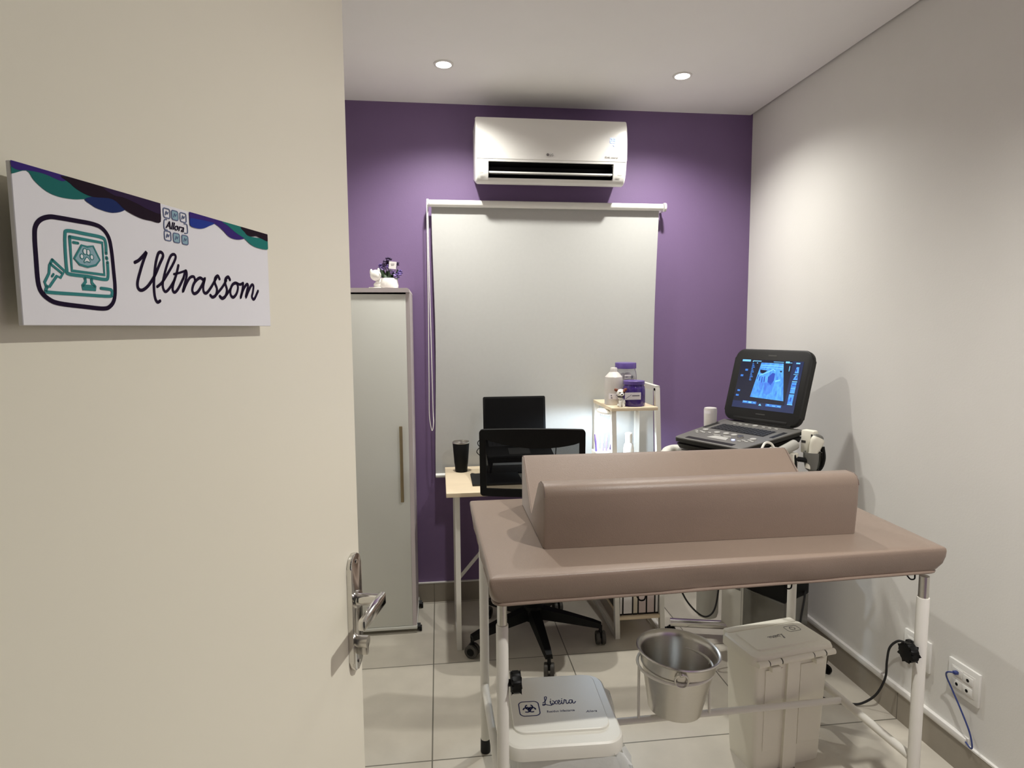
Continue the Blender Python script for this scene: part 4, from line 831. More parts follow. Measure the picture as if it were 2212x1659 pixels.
# lamp with pen holder
lp_ = thing('desk_lamp', 'white LED desk lamp with a pen cup base glowing beneath the shelf', 'desk lamp', (0.783, 2.85, 0.75))
mb = MB(); mb.loft([rr3(0.088, 0.07, 0.012, 0.0), rr3(0.088, 0.07, 0.012, 0.118), rr3(0.086, 0.068, 0.012, 0.120), rr3(0.080, 0.062, 0.010, 0.120), rr3(0.080, 0.062, 0.010, 0.05)])
build('cup_base', mb, 'pvc_white', lp_)
build('stem', MB().tube([(-0.012, 0.034, 0.02), (-0.012, 0.036, 0.14), (-0.013, 0.036, 0.22), (-0.010, 0.034, 0.285), (-0.006, 0.022, 0.306), (0.0, 0.010, 0.312)], 0.0055, n=10, smooth=5), 'pvc_white', lp_)
RH = Matrix.Rotation(math.radians(10), 3, 'X') @ Matrix.Rotation(math.radians(6), 3, 'Y')
hc = (0.008, -0.020, 0.312)
build('lamp_head', MB().lathe([(0.038, -0.004), (0.041, 0.0), (0.038, 0.006), (0.018, 0.009), (0.004, 0.009)], hc, rot=RH, n=28, cap0=True), 'pvc_white', lp_)
build('led_disc', MB().lathe([(0.034, -0.0042), (0.033, -0.0065), (0.002, -0.0065)], hc, rot=RH, n=24), 'led_white', lp_)
l2 = bpy.data.lights.new('desk_lamp_led', 'SPOT'); l2.energy = 13.0; l2.color = (0.66, 0.82, 1.0); l2.spot_size = math.radians(168); l2.spot_blend = 0.35; l2.shadow_soft_size = 0.025
lo2 = bpy.data.objects.new('desk_lamp_led', l2); COL.objects.link(lo2); lo2.location = (0.790, 2.828, 1.0505); lo2.rotation_euler = (math.radians(10), math.radians(6), 0)

PENS = [(0.766, 2.868, 0.945, 'petal', 'purple pen at the left side of the lamp pen cup', -4, 3), (0.783, 2.862, 0.938, 'pvc_white', 'white capped pen in front in the lamp pen cup', 2, -3), (0.795, 2.868, 0.943, 'petal_light', 'thick lilac pen in the middle of the lamp pen cup', -1, 2), (0.808, 2.874, 0.94, 'petal_light', 'slim lilac pen right of the thick one in the lamp pen cup', 4, 3), (0.818, 2.862, 0.93, 'petal_dark', 'dark purple pen at the right side of the lamp pen cup', 9, -2), (0.822, 2.882, 0.955, 'pvc_white', 'white pen leaning right in the lamp pen cup', 9, 2)]
for (px, py, pz, mt, lab, tx_, ty_) in PENS:
    t = thing('pen', lab, 'pen', (px, py, 0.802), 0, 'pens in the lamp pen cup')
    d = Vector((math.tan(math.radians(tx_)), math.tan(math.radians(ty_)), 1)); L = (pz - 0.802)
    build('barrel', MB().cyl((0, 0, 0), d * (L * 0.75), 0.0045, 0.0048, n=12), mt, t)
    build('cap', MB().cyl(d * (L * 0.75), d * L, 0.0056, 0.0042, n=12), mt, t)

t = thing('white_bottle', 'small white squeeze bottle on the desk right of the pen cup', 'bottle', (0.925, 2.87, 0.75))
build('body', MB().lathe([(0.024, 0), (0.026, 0.003), (0.026, 0.12), (0.022, 0.14), (0.016, 0.15)], n=24), 'pvc_white', t)
build('cap', MB().lathe([(0.0165, 0.15), (0.0165, 0.185), (0.018, 0.188), (0.018, 0.196), (0.014, 0.199)], n=24), 'trim_white', t)

# things on the upper shelf ------------------------------------------
t = thing('jug_bottle', 'translucent white narrow necked bottle at the left of the upper shelf', 'bottle', (0.847, 2.875, 1.091))
build('body', MB().lathe([(0.042, 0), (0.0435, 0.004), (0.0435, 0.128), (0.0425, 0.136), (0.022, 0.158), (0.0165, 0.161)], n=32), 'milky_plastic', t)
build('cap', MB().lathe([(0.0172, 0.159), (0.0172, 0.176), (0.014, 0.181)], n=24), 'milky_plastic', t)
mb = MB(); yl_ = -0.0445
P = []
lo_ = []
for z in (0.030, 0.058):
    lo_.append([(0.0442 * math.sin(math.radians(a)), -0.0442 * math.cos(math.radians(a)), z) for a in range(-48, 49, 8)])
mb.loft(lo_, False, False, closed=False); lbl = build('label', mb, 'label_white', t)
mb = MB()
for (a, z, s_) in ((-30, 0.048, 0.006), (-28, 0.037, 0.008), (8, 0.05, 0.010), (15, 0.038, 0.006)):
    mb.box((0.0445 * math.sin(math.radians(a)), -0.0445 * math.cos(math.radians(a)), z), (s_, 0.0012, 0.004), rz=math.radians(a))
build('label_print', mb, 'label_text', lbl)

def jar(loc, lab, r, h, mat_b, group=None):
    t = thing('storage_jar', lab, 'jar', loc)
    b = build('body', MB().lathe([(r * 0.93, 0), (r, 0.006), (r, h * 0.66), (r * 0.96, h * 0.76), (r * 0.86, h * 0.84), (r * 0.86, h * 0.87), (r * 0.83, h * 0.87), (r * 0.83, h * 0.83), (r * 0.93, h * 0.75), (r * 0.965, h * 0.64), (r * 0.965, 0.008), (0.002, 0.005)], n=40), mat_b, t)
    build('lid', MB().lathe([(r * 0.93, h * 0.855), (r * 0.95, h * 0.86), (r * 0.95, h * 0.985), (r * 0.92, h), (0.002, h)], n=40), 'purple_lid', t)
    return t, b
j1, b1 = jar((0.938, 2.975, 1.0912), 'clear jar with purple lid holding cotton, behind on the upper shelf', 0.056, 0.198, 'clear_plastic')
random.seed(11); mb = MB()
for k in range(40):
    a = random.uniform(0, 6.28); rr = random.uniform(0, 0.036); mb.ball((rr * math.cos(a), rr * math.sin(a), random.uniform(0.022, 0.138)), random.uniform(0.012, 0.017), (1, 1, 0.85), 10, 7)
build('cotton_balls', mb, 'cotton', j1)
for (a, z) in ((-100, 0.132), (-65, 0.127), (-120, 0.07), (-130, 0.05), (-80, 0.06)):
    build('dark_ball', MB().ball((0.044 * math.cos(math.radians(a)), 0.044 * math.sin(math.radians(a)), z), 0.007, (1, 1, 1), 10, 7), 'dark_spot', j1)
mb = MB()
for z0, z1 in ((0.132, 0.140), (0.120, 0.127)):
    mb.loft([[(0.0555 * math.sin(math.radians(a)), -0.0555 * math.cos(math.radians(a)), z) for a in range(-22, 18, 5)] for z in (z0, z1)], False, False, closed=False)
build('label', mb, 'label_white', j1)
j2, b2 = jar((0.929, 2.812, 1.0912), 'small purple jar with white label at the front of the upper shelf', 0.053, 0.121, 'purple_glass')
mb = MB(); mb.box((-0.022, -0.0535, 0.052), (0.078, 0.0012, 0.034)); lbl = build('label', mb, 'label_white', j2)
mb = MB(); mb.box((-0.008, -0.0544, 0.054), (0.036, 0.0008, 0.005)); mb.ribbon([(-0.058, 0.040), (-0.040, 0.052), (-0.030, 0.058)], 0.002, (0, -0.0542, 0), X, Z, 0.0008); build('label_print', mb, 'label_text', lbl)

t = thing('dog_figurine', 'tiny white dog figurine with brown ears in front of the purple jar', 'figurine', (0.856, 2.778, 1.0912)); t.scale = (1.2, 1.2, 1.2)
mb = MB(); mb.ball((0.004, 0.003, 0.019), 0.014, (0.95, 1.0, 1.2)); mb.ball((-0.004, 0, 0.038), 0.010, (1, 1, 1)); 
for s in (-1, 1): mb.cyl((s * 0.006, -0.010, 0.0), (s * 0.005, -0.007, 0.02), 0.0042, n=10); mb.ball((s * 0.011, 0.0, 0.006), 0.006, (0.9, 1.4, 1))
bd = build('body', mb, 'ceramic', t)
mb = MB(); mb.ball((-0.003, -0.004, 0.056), 0.0165, (1.05, 0.95, 0.92)); mb.ball((-0.004, -0.017, 0.050), 0.0085, (1.1, 0.9, 0.8)); hd_ = build('head', mb, 'ceramic', t)
for s in (-1, 1):
    build('ear', MB().ball((-0.003 + s * 0.018, -0.002, 0.067), 0.009, (1.0, 0.5, 0.7), rot=Matrix.Rotation(math.radians(-25 * s), 3, 'Y')), 'brown', hd_)
    build('eye', MB().ball((-0.003 + s * 0.008, -0.0185, 0.058), 0.0026), 'black_plastic', hd_)
build('eye_patch', MB().ball((0.006, -0.0135, 0.061), 0.0075, (0.9, 0.6, 1.0)), 'brown', hd_)
build('nose', MB().ball((-0.004, -0.0248, 0.052), 0.003, (1.3, 0.8, 0.8)), 'black_plastic', hd_)
build('collar', MB().tube([(-0.003 + 0.0105 * math.cos(k * math.pi / 8), -0.001 + 0.0105 * math.sin(k * math.pi / 8), 0.0405) for k in range(16)], 0.0022, n=6, closed=True), 'black_plastic', t)

# ------------------------------------------------------------------ office chair
ch_ = thing('office_chair', 'black office chair with mesh back and five wheeled base at the desk', 'office chair', (0.42, 2.715, 0), math.radians(-9))
R_B = 0.315
mb = MB(); mb.lathe([(0.045, 0.105), (0.050, 0.11), (0.048, 0.175), (0.035, 0.185)], n=24)
hub = build('base_hub', mb, 'black_plastic', ch_)
for k in range(5):
    a = math.radians(201.5 + 9 + 72 * k); d = Vector((math.cos(a), math.sin(a), 0)); s_ = Vector((-d.y, d.x, 0))
    lps = []
    for (rr, hw, z0, z1) in ((0.03, 0.030, 0.115, 0.165), (0.16, 0.024, 0.100, 0.140), (0.28, 0.019, 0.085, 0.112), (0.318, 0.016, 0.080, 0.100)):
        p = d * rr; lps.append([p - s_ * hw + Z * z0, p + s_ * hw + Z * z0, p + s_ * hw * 0.8 + Z * z1, p - s_ * hw * 0.8 + Z * z1])
    lg = build('base_leg', MB().loft(lps), 'black_plastic', ch_)
    p = d * R_B; ca_ = math.radians((40, 75, 10, 130, 200)[k]) + a; w_ = Vector((math.cos(ca_), math.sin(ca_), 0)); q_ = Vector((-w_.y, w_.x, 0))
    mb = MB(); mb.cyl(p + Z * 0.05, p + Z * 0.088, 0.008, n=12); mb.box(p + Z * 0.047, (0.016, 0.018, 0.03), rz=ca_)
    cs = build('caster', mb, 'black_plastic', lg)
    for s in (-1, 1):
        cc = p + w_ * (0.014 * s) + Z * 0.0305
        build('wheel', MB().loft([[cc + w_ * (s * o_) + (q_ * math.cos(j * math.pi / 12) + Z * math.sin(j * math.pi / 12)) * r_ for j in range(24)] for o_, r_ in ((-0.009, 0.0285), (-0.007, 0.0305), (0.005, 0.0305), (0.008, 0.028), (0.008, 0.019), (0.0065, 0.017))]), 'caster_grey', cs)
        build('wheel_cap', MB().cyl(cc + w_ * (s * 0.006), cc + w_ * (s * 0.0085), 0.016, n=20), 'black_plastic', cs)
build('gas_column', MB().lathe([(0.028, 0.18), (0.028, 0.29), (0.016, 0.295), (0.016, 0.41)], n=20), 'black_metal', ch_)
mb = MB(); mb.box((0, 0, 0.425), (0.20, 0.22, 0.05), bev=0.01); build('tilt_mechanism', mb, 'black_metal', ch_)
mb = MB(); mb.loft([rr3(0.42, 0.40, 0.08, 0.445, 8), rr3(0.47, 0.45, 0.10, 0.452, 8), rr3(0.48, 0.46, 0.10, 0.475, 8), rr3(0.47, 0.45, 0.10, 0.495, 8), rr3(0.40, 0.38, 0.08, 0.508, 8)]); build('seat', mb, 'fabric_black', ch_)
mb = MB()
mb.tube([(0, -0.05, 0.42), (0, -0.23, 0.42), (0, -0.295, 0.46), (0, -0.312, 0.60), (0, -0.312, 0.80)], 0.019, n=10, smooth=5); build('back_support', mb, 'black_plastic', ch_)
def by(x, z): return -0.300 - (z - 0.80) * 0.10 + 0.42 * x * x
fr_o = []
BW = 0.432
zt, zb = 1.056, 0.775
outer = rrect(BW, zt - zb, 0.014, 5, 0.0, (zt + zb) / 2)
def sub(P, m_=0.03):
    out = []
    for i in range(len(P)):
        a, b = Vector(P[i]), Vector(P[(i + 1) % len(P)]); n_ = max(1, int((b - a).length / m_))
        for j in range(n_): out.append(a + (b - a) * j / n_)
    return out
OUT = sub(outer)
lps = []
for p in OUT:
    x, z = p.x, p.y
    tp = max(0, (z - 0.92) / (zt - 0.92))
    up = 0.006 * (1 - (x / (BW / 2)) ** 2) * tp
    zin = zt - 0.040 - 0.035 * max(0, 1 - ((x - 0.03) / 0.22) ** 2)
    xin = max(-BW / 2 + 0.026, min(BW / 2 - 0.024, x)); zi = max(zb + 0.030, min(zin, z))
    y = by(x, z); yi = by(xin, zi)
    lps.append([(x, y - 0.012, z + up), (x, y + 0.012, z + up), (xin, yi + 0.009, zi), (xin, yi - 0.009, zi)])
lps.append(lps[0])
mb = MB(); mb.loft(lps, False, False); bf = build('back_frame', mb, 'black_plastic', ch_, angle=50)
mb = MB(); rows = []
for j in range(9):
    z = zb + 0.015 + (zt - 0.035 - zb - 0.015) * j / 8; rows.append([(x, by(x, z), z) for x in [-(BW / 2 - 0.015) + (BW - 0.03) * i / 12 for i in range(13)]])
mb.loft(rows, False, False, closed=False); build('back_mesh', mb, 'mesh_fabric', bf, angle=180)

# ------------------------------------------------------------------ ultrasound machine on its cart (local frame: x along the front, y towards its back)
UO = (1.074, 2.322, 0); UR = math.radians(-62.95)
ct = thing('ultrasound_cart', 'grey and white wheeled cart carrying the ultrasound machine by the right wall', 'medical cart', UO, UR)
mb = MB(); mb.box2((-0.175, 0.02, 0.925), (0.175, 0.34, 0.945), bev=0.008); build('tray', mb, 'cart_grey', ct)
mb = MB(); mb.box2((-0.166, 0.345, 0.06), (-0.046, 0.52, 0.80), bev=0.008); col = build('column_panel', mb, 'cart_white', ct)
mb = MB(); mb.box2((-0.15, 0.30, 0.80), (0.0, 0.46, 0.926), bev=0.01); build('tray_bracket', mb, 'cart_white', ct)
build('panel_line', MB().box2((-0.058, 0.3443, 0.09), (-0.055, 0.3455, 0.78)), 'cart_grey', col)
build('panel_label', MB().box2((-0.150, 0.3441, 0.262), (-0.062, 0.3455, 0.282)), 'probe_grey', col)
mb = MB(); mb.lathe([(0.03, 0.185), (0.042, 0.192), (0.047, 0.21), (0.047, 0.90), (0.047, 0.926)], (-0.092, 0.150, 0), n=32); build('hanging_cylinder', mb, 'cart_grey', ct)  # unidentified grey cylinder hanging under the tray, not known as a support
mb = MB(); mb.box2((-0.046, 0.345, 0.285), (0.155, 0.53, 0.56), bev=0.004); bx_ = build('power_unit', mb, 'black_plastic', ct)
mb = MB(); mb.box2((-0.046, 0.3425, 0.075), (0.155, 0.53, 0.284), bev=0.004); build('power_unit_cover', mb, 'cart_gloss', bx_)
mb = MB(); mb.box2((-0.05, 0.36, 0.045), (0.15, 0.52, 0.075), bev=0.008); build('base', mb, 'cart_white', ct)
for (ax, ay, bx, by_) in ((-0.315, 0.165, -0.14, 0.365), (0.30, 0.20, 0.13, 0.37), (-0.30, 0.60, -0.14, 0.50), (0.289, 0.440, 0.14, 0.44)):
    mb = MB(); mb.tube([(ax, ay, 0.060), (bx, by_, 0.060)], 0.020, n=14); lg = build('base_leg', mb, 'chrome', ct)
    mb = MB(); mb.cyl((ax, ay, 0.02), (ax, ay, 0.045), 0.006, n=10)
    for s in (-1, 1): mb.cyl((ax - 0.004 + s * 0.004, ay + s * 0.010, 0.0185), (ax + s * 0.004 - 0.004, ay + s * 0.022, 0.0185), 0.0185, n=18)
    mb.box((ax, ay, 0.036), (0.012, 0.03, 0.012)); build('caster', mb, 'black_plastic', lg)
mb = MB(); mb.tube([(-0.165, 0.08, 0.930), (-0.215, 0.06, 0.930), (-0.222, 0.02, 0.925), (-0.20, -0.02, 0.915), (-0.165, -0.025, 0.91)], 0.020, n=12, smooth=5); build('handle', mb, 'cart_white', ct)
mb = MB(); mb.tube([(0.185, 0.08, 0.945), (0.20, 0.18, 0.965), (0.205, 0.29, 0.99)], 0.021, n=14, smooth=4); build('handle', mb, 'cart_grey', ct)
mb = MB(); mb.tube([(0.17, 0.24, 0.936), (0.235, 0.28, 0.936), (0.262, 0.31, 0.93)], 0.010, n=10, smooth=3); build('holder_arm', mb, 'black_plastic', ct)
def holder(cx, cy, cz, r, h, nm='probe_holder'):
    mb = MB(); n = 24; lo_, li = [], []
    for (rr, z) in ((r * 0.35, cz - h), (r * 0.75, cz - h * 0.85), (r, cz - h * 0.4), (r * 1.02, cz)):
        lo_.append([(cx + rr * math.cos(math.radians(20 + q * 320 / n)), cy + rr * math.sin(math.radians(20 + q * 320 / n)), z) for q in range(n + 1)])
    for (rr, z) in ((r * 0.94, cz), (r * 0.92, cz - h * 0.4), (r * 0.68, cz - h * 0.8), (r * 0.28, cz - h * 0.95)):
        lo_.append([(cx + rr * math.cos(math.radians(20 + q * 320 / n)), cy + rr * math.sin(math.radians(20 + q * 320 / n)), z) for q in range(n + 1)])
    mb.loft(lo_, False, False, closed=False); return build(nm, mb, 'probe_grey', ct)
HX, HY = 0.262, 0.325
holder(HX, HY, 0.965, 0.034, 0.080)
mb = MB(); mb.tube([(HX + 0.020, HY + 0.033, 0.985), (HX + 0.026, HY + 0.034, 0.94), (HX + 0.018, HY + 0.030, 0.90), (HX, HY + 0.016, 0.882)], 0.009, n=8, smooth=4); build('holder_clip', mb, 'black_plastic', ct)
mb = MB(); mb.tube([(0.222, 0.255, 0.955), (0.226, 0.262, 0.915), (0.226, 0.262, 0.87)], 0.010, n=8, smooth=3); build('holder_clip', mb, 'black_plastic', ct)
mb = MB(); mb.box((0.205, 0.262, 0.938), (0.05, 0.04, 0.045), bev=0.004); build('connector_box', mb, 'probe_cream', ct)
mb = MB(); mb.tube([(HX, HY, 0.886), (HX, HY, 0.84), (HX - 0.005, HY, 0.70), (HX - 0.03, HY + 0.03, 0.5), (HX - 0.09, HY + 0.05, 0.40), (0.1555, HY + 0.07, 0.43)], 0.0055, n=8, smooth=5); build('probe_cable', mb, 'probe_grey', ct)
mb = MB(); mb.tube([(0.228, 0.268, 0.93), (0.232, 0.268, 0.88), (0.228, 0.268, 0.72), (0.20, 0.30, 0.5), (0.1555, 0.38, 0.46)], 0.0045, n=8, smooth=5); build('probe_cable', mb, 'white_cable', ct)
mb = MB(); mb.tube([(1.06, 2.40, 0.926), (1.035, 2.42, 0.70), (1.000, 2.40, 0.45), (1.005, 2.40, 0.370), (1.042, 2.40, 0.292), (1.098, 2.40, 0.232), (1.138, 2.40, 0.222), (1.168, 2.40, 0.259), (1.183, 2.40, 0.362), (1.19, 2.40, 0.50), (1.20, 2.40, 0.70), (1.18, 2.40, 0.926)], 0.0038, n=8, smooth=6); build('power_cable', mb, 'black_rubber', ct, world=True)
mb = MB(); mb.tube([(0.155, 0.50, 0.30), (0.175, 0.46, 0.28), (0.185, 0.42, 0.20), (0.19, 0.40, 0.10), (0.195, 0.40, 0.012), (0.23, 0.36, 0.005), (0.30, 0.30, 0.005)], 0.0042, n=8, smooth=6); build('power_cable', mb, 'black_rubber', ct)

# probes and gel bottle
t = thing('ultrasound_probe', 'cream curved ultrasound probe with grey tip standing in the grey holder', 'ultrasound probe', ct.location, UR)
pc = Vector((HX + 0.002, HY - 0.004, 0.955)); pa = Vector((0.10, 0.36, 0.93)).normalized(); pw = X.cross(pa).normalized() * -1; pth = pa.cross(pw)
def probe_loop(z, a, b): return [pc + pa * z + pw * (a * math.cos(q * math.pi / 12)) + pth * (b * math.sin(q * math.pi / 12)) for q in range(24)]
mb = MB(); mb.loft([probe_loop(*v) for v in ((-0.06, 0.011, 0.011), (-0.025, 0.015, 0.014), (0.01, 0.019, 0.016), (0.032, 0.030, 0.019), (0.052, 0.037, 0.020), (0.064, 0.037, 0.019), (0.071, 0.033, 0.015))])
pb = build('body', mb, 'probe_cream', t)
mb = MB(); mb.loft([probe_loop(*v) for v in ((0.0705, 0.0332, 0.0150), (0.078, 0.030, 0.013), (0.083, 0.020, 0.009), (0.085, 0.004, 0.002))]); build('transducer_tip', mb, 'probe_grey', pb)
t = thing('probe_connector', 'upright cream connector block with dark slots behind the curved probe', 'connector', ct.location, UR)
mb = MB(); mb.box((0.232, 0.350, 1.000), (0.055, 0.036, 0.095), bev=0.007); cb_ = build('housing', mb, 'probe_cream', t)
mb = MB(); mb.box((0.218, 0.3315, 1.000), (0.018, 0.0015, 0.010)); build('slot', mb, 'device_dark', cb_)
mb = MB(); mb.box((0.252, 0.3315, 1.018), (0.007, 0.0015, 0.032)); build('slot', mb, 'device_dark', cb_)
t = thing('linear_probe', 'flat cream probe with looped cable lying beside the machine keyboard', 'ultrasound probe', ct.location, UR)
mb = MB(); mb.box((0.213, 0.125, 0.985), (0.040, 0.10, 0.016), rz=math.radians(18), bev=0.005); lpb = build('body', mb, 'probe_cream', t)
mb = MB(); mb.box((0.208, 0.12, 0.9932), (0.006, 0.055, 0.002), rz=math.radians(18)); build('groove', mb, 'probe_grey', lpb)
mb = MB(); mb.tube([(0.20, 0.160, 0.988), (0.19, 0.15, 1.008), (0.195, 0.105, 1.016), (0.21, 0.06, 1.0), (0.215, 0.03, 0.965), (0.212, 0.02, 0.90), (0.2, 0.06, 0.80), (0.16, 0.12, 0.86), (0.15, 0.16, 0.923)], 0.0045, n=8, smooth=5); build('cable', mb, 'white_cable', lpb)
gx = Vector((-0.205, 0.285, 0))
t = thing('gel_bottle', 'upside down white gel bottle in a holder behind the ultrasound keyboard', 'bottle', ct.location, UR)
mb = MB(); mb.lathe([(0.008, 0.94), (0.020, 0.955), (0.026, 0.985), (0.028, 1.02), (0.029, 1.088), (0.027, 1.097), (0.020, 1.099)], (gx.x, gx.y, 0), n=28); gb = build('body', mb, 'milky_plastic', t)
mb = MB(); mb.loft([[(gx.x + 0.0294 * math.cos(math.radians(q)), gx.y + 0.0294 * math.sin(math.radians(q)), z) for q in range(230, 320, 9)] for z in (1.072, 1.086)], False, False, closed=False); build('label', mb, 'label_white', gb)
mb = MB(); mb.tube([(gx.x + 0.026 * math.cos(q * math.pi / 12), gx.y + 0.026 * math.sin(q * math.pi / 12), 0.965) for q in range(24)], 0.004, n=6, closed=True); mb.tube([(gx.x + 0.026, gx.y, 0.965), (-0.170, 0.285, 0.938)], 0.005, n=8); build('bottle_holder', mb, 'cart_grey', ct)

um = thing('ultrasound_machine', 'dark grey portable ultrasound with lit blue scan screen on its cart', 'ultrasound machine', UO, UR)
PT = math.radians(6.05)
def deck_T(): return Matrix.Translation((0, 0, 0.9555)) @ Matrix.Rotation(PT, 4, 'X')
DT = deck_T(); DD_ = 0.381; TH = 0.046
def dpoly(f, ins=0.0, r=0.018):
    wf, wb = 0.330 / 2 - ins, 0.392 / 2 - ins; P = [(-wf, ins), (wf, ins), (wb, DD_ - ins), (-wb, DD_ - ins)]; out = []
    for i in range(4):
        p, a, b = Vector(P[i]), Vector(P[i - 1]), Vector(P[(i + 1) % 4]); s_, e_ = p + (a - p).normalized() * r, p + (b - p).normalized() * r
        for q in range(6):
            t2 = q / 5; out.append((s_ * (1 - t2) + p * t2) * (1 - t2) + (p * (1 - t2) + e_ * t2) * t2)
    return out
def L3(P, z): return [(p.x, p.y, z) for p in P]
def dmb():
    m_ = MB(); m_.T = DT; return m_
mb = dmb(); mb.loft([L3(dpoly(0, 0.03), -0.0095), L3(dpoly(0, 0.010), -0.004), L3(dpoly(0, 0.003), 0.016), L3(dpoly(0, 0.010), 0.020), L3(dpoly(0, 0.010), 0.023), L3(dpoly(0, 0.0), 0.026), L3(dpoly(0, 0.0), TH - 0.006)])
low = build('lower_shell', mb, 'device_black', um, angle=30)
mb = dmb(); mb.loft([L3(dpoly(0, 0.0005), TH - 0.006), L3(dpoly(0, 0.001), TH - 0.002), L3(dpoly(0, 0.005), TH)]); dk_ = build('control_deck', mb, 'device_grey', um, angle=30)
def dbox(m_, x, y, w, d, h, bev=0.0, rz=0.0): m_.box((x, y, TH + h / 2 - 0.0002), (w, d, h), rz=rz, bev=bev)
def dcyl(m_, x, y, r, h): m_.cyl((x, y, TH - 0.0005), (x, y, TH + h), r, n=20)
mb = dmb(); dbox(mb, 0.0, 0.024, 0.23, 0.026, 0.001); build('palm_recess', mb, 'device_black', dk_)
mb = dmb(); dbox(mb, 0.0, 0.240, 0.262, 0.094, 0.0012)
for r in range(5):
    for q in range(14):
        dbox(mb, -0.119 + q * 0.0183, 0.205 + r * 0.0178, 0.0145, 0.0140, 0.0035)
build('keyboard', mb, 'device_key', dk_)
for x in (-0.162, 0.165):
    mb = dmb(); dbox(mb, x, 0.245, 0.018, 0.10, 0.0012); build('speaker_grille', mb, 'device_black', dk_)
for (x, y, r) in ((-0.125, 0.158, 0.0125), (-0.055, 0.145, 0.0125), (-0.013, 0.150, 0.0125), (0.027, 0.148, 0.0125), (0.125, 0.135, 0.0125), (0.005, 0.325, 0.011)):
    mb = dmb(); dcyl(mb, x, y, r, 0.004); build('dial', mb, 'button_grey', dk_)
mb = dmb(); dcyl(mb, 0.066, 0.135, 0.0125, 0.007); build('knob', mb, 'steel', dk_)
for (x, y) in ((-0.095, 0.318), (-0.066, 0.321), (-0.037, 0.323), (0.045, 0.325), (0.075, 0.325), (0.105, 0.325), (-0.145, 0.125), (-0.122, 0.127), (-0.128, 0.105), (-0.104, 0.118), (-0.08, 0.128), (0.105, 0.100), (0.122, 0.115), (0.098, 0.082), (0.125, 0.090), (0.14, 0.105)):
    mb = dmb(); dbox(mb, x, y, 0.016, 0.009, 0.003, bev=0.001); build('button', mb, 'button_grey', dk_)
mb = dmb(); mb.prism([(-0.047, 0.066), (0.047, 0.066), (0.034, 0.104), (-0.034, 0.104)], (0, 0, TH - 0.0003), X, Y, 0.0015); build('touchpad', mb, 'button_grey', dk_)
for x in (-0.03, 0.02):
    mb = dmb(); dbox(mb, x, 0.112, 0.036, 0.008, 0.003); build('button', mb, 'button_grey', dk_)
mb = dmb(); dcyl(mb, 0.068, 0.085, 0.007, 0.003); build('lit_button', mb, 'glow_button', dk_)
# screen
TL = math.radians(23.3)
SB = DT @ Vector((0, DD_ - 0.030, TH)); bkv = (DT.to_3x3() @ Y); upv = (DT.to_3x3() @ Z)
sU = (upv * math.cos(TL) + bkv * math.sin(TL)).normalized(); sN = X.cross(sU)   # towards the viewer
sorg = SB + sU * 0.068
out_ = []
for (x, z) in rrect(0.372, 0.327, 0.040, 8, 0.0, 0.0):
    z2 = z + (0.010 * (1 - (x / 0.186) ** 2) if z > 0 else -0.004 * (1 - (x / 0.186) ** 2)); out_.append((x * (1.0 + 0.02 * z2), z2 + 0.108))
mb = MB(); mb.prism(out_, sorg - sN * 0.030, X, sU, 0.030, bev=0.007, seg=3); sl_ = build('screen_lid', mb, 'device_black', um)
mb = MB(); mb.prism([(-0.150, 0.0), (0.150, 0.0), (0.150, 0.225), (-0.150, 0.225)], sorg, X, sU, 0.0008); dsp = build('display', mb, 'screen_dark', sl_)
mb = MB(); mb.prism([(-0.13, -0.052), (0.13, -0.052), (0.13, -0.040), (-0.13, -0.040)], sorg, X, sU, 0.0015, bev=0.0006); build('hinge_bar', mb, 'device_black', sl_)
mb = MB(); mb.prism([(-0.02, 0.243), (0.02, 0.243), (0.02, 0.249), (-0.02, 0.249)], sorg, X, sU, 0.0006); build('badge', mb, 'device_dark', sl_)
mb = MB(); mb.prism([(-0.022, -0.022), (0.022, -0.022), (0.022, -0.018), (-0.022, -0.018)], sorg, X, sU, 0.0006); build('badge', mb, 'device_dark', sl_)
def scr(name, polys, mat, lvl=1):
    for P in polys:
        m_ = MB(); m_.prism([((p[0] - 0.5) * 0.300, p[1] * 0.225) for p in P], sorg + sN * (0.0008 + 0.00008 * lvl), X, sU, 0.0001); build(name, m_, mat, dsp)
def rc(x0, y0, x1, y1): return [(x0, y0), (x1, y0), (x1, y1), (x0, y1)]
scr('status_bar', [rc(0.0, 0.0, 1.0, 0.135)], 'screen_bar')
scr('side_panel', [rc(0.84, 0.135, 1.0, 1.0)], 'screen_bar')
scr('ultrasound_scan', [[(0.275, 0.235), (0.815, 0.215), (0.70, 0.945), (0.345, 0.945)]], 'scan_glow', 2)
scr('scan_void', [[(0.35, 0.80), (0.47, 0.79), (0.41, 0.72), (0.36, 0.74)], [(0.66, 0.80), (0.705, 0.80), (0.69, 0.76)]], 'screen_void', 3)
scr('scan_shade', [[(0.50, 0.66), (0.56, 0.75), (0.60, 0.74), (0.605, 0.60), (0.565, 0.50), (0.51, 0.56)], [(0.40, 0.66), (0.415, 0.66), (0.42, 0.55), (0.405, 0.53)], [(0.44, 0.67), (0.455, 0.67), (0.46, 0.56), (0.445, 0.55)], [(0.36, 0.66), (0.375, 0.66), (0.38, 0.58), (0.365, 0.57)], [(0.335, 0.70), (0.35, 0.70), (0.335, 0.60), (0.322, 0.60)]], 'screen_shadow', 3)
scr('scan_haze', [[(0.46, 0.545), (0.62, 0.56), (0.60, 0.36), (0.54, 0.30), (0.48, 0.33)], [(0.38, 0.55), (0.45, 0.54), (0.44, 0.40), (0.40, 0.42)]], 'scan_dim', 3)
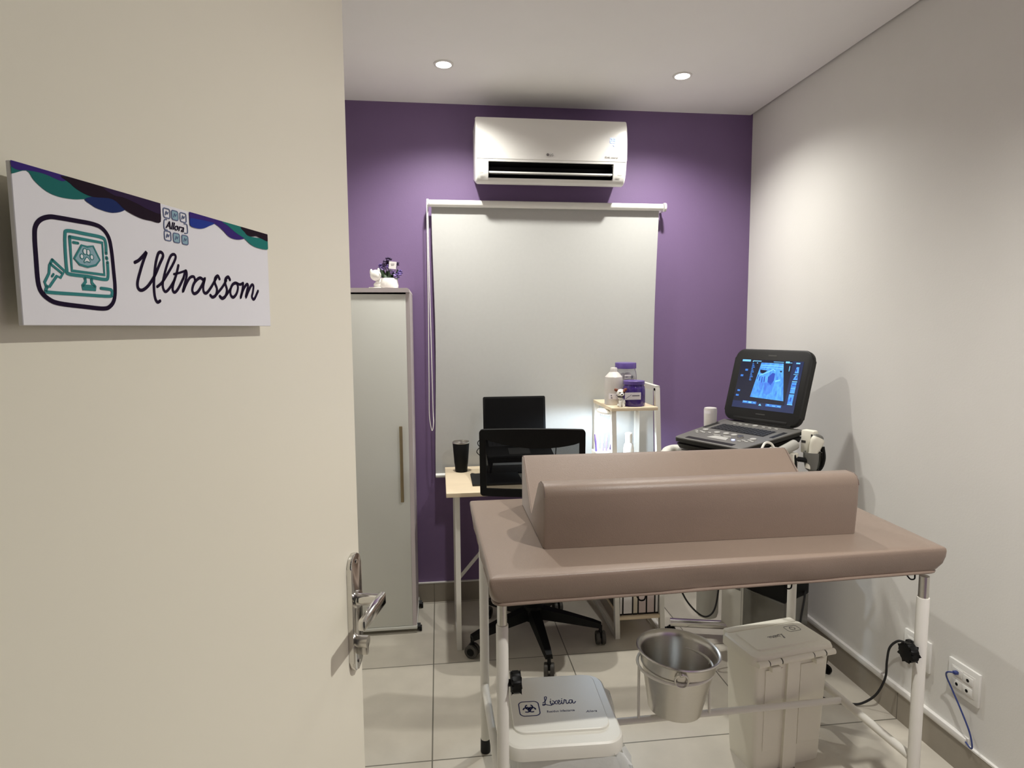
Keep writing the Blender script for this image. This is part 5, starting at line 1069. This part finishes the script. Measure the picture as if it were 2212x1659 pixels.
scr('scan_edge', [[(0.36, 0.70), (0.44, 0.745), (0.52, 0.80), (0.56, 0.83), (0.60, 0.79), (0.59, 0.78), (0.56, 0.81), (0.52, 0.775), (0.44, 0.72), (0.37, 0.68)], [(0.62, 0.60), (0.70, 0.63), (0.70, 0.60), (0.63, 0.57)], [(0.345, 0.90), (0.70, 0.90), (0.70, 0.885), (0.345, 0.885)], [(0.35, 0.86), (0.70, 0.845), (0.70, 0.835), (0.35, 0.85)]], 'screen_bright', 4)
scr('screen_text', [rc(0.02, 0.955, 0.16, 0.995), rc(0.20, 0.965, 0.34, 0.98), rc(0.20, 0.945, 0.21, 0.98), rc(0.54, 0.965, 0.70, 0.975), rc(0.73, 0.955, 0.79, 0.99), rc(0.79, 0.96, 0.83, 0.97), rc(0.89, 0.95, 0.95, 0.975), rc(0.27, 0.925, 0.29, 0.94)], 'screen_bright', 3)
scr('screen_text', [rc(0.20, 0.90 - q * 0.033, 0.225 + (q % 3) * 0.012, 0.918 - q * 0.033) for q in range(11)], 'screen_blue', 3)
scr('screen_icon', [rc(0.10, 0.76, 0.145, 0.80), rc(0.04, 0.64, 0.085, 0.68), rc(0.04, 0.33, 0.085, 0.365), rc(0.03, 0.23, 0.08, 0.265)], 'screen_blue', 3)
scr('soft_key', [rc(0.17, 0.10, 0.40, 0.15), rc(0.555, 0.08, 0.80, 0.13)], 'screen_blue', 2)
scr('soft_key_text', [rc(0.18, 0.125, 0.24, 0.14), rc(0.27, 0.11, 0.32, 0.14), rc(0.35, 0.118, 0.38, 0.13), rc(0.58, 0.105, 0.61, 0.12), rc(0.66, 0.095, 0.71, 0.108), rc(0.74, 0.095, 0.79, 0.108), [(0.44, 0.08), (0.49, 0.08), (0.465, 0.12)]], 'screen_bright', 3)
scr('thumbnail', [[(0.895, 0.77), (0.955, 0.77), (0.945, 0.89), (0.91, 0.89)], [(0.89, 0.64), (0.96, 0.64), (0.945, 0.73), (0.92, 0.73)], rc(0.885, 0.38, 0.955, 0.59), rc(0.88, 0.16, 0.955, 0.36)], 'scan_glow', 3)
scr('thumbnail_edge', [rc(0.885, 0.60, 0.96, 0.615), rc(0.885, 0.47, 0.955, 0.48), rc(0.88, 0.155, 0.96, 0.167), rc(0.80, 0.80, 0.81, 0.90), rc(0.885, 0.74, 0.955, 0.75)], 'screen_bright', 4)
scr('thumbnail_shade', [rc(0.905, 0.80, 0.925, 0.85), rc(0.93, 0.67, 0.945, 0.71), rc(0.90, 0.52, 0.955, 0.54), rc(0.91, 0.22, 0.925, 0.30)], 'screen_shadow', 4)
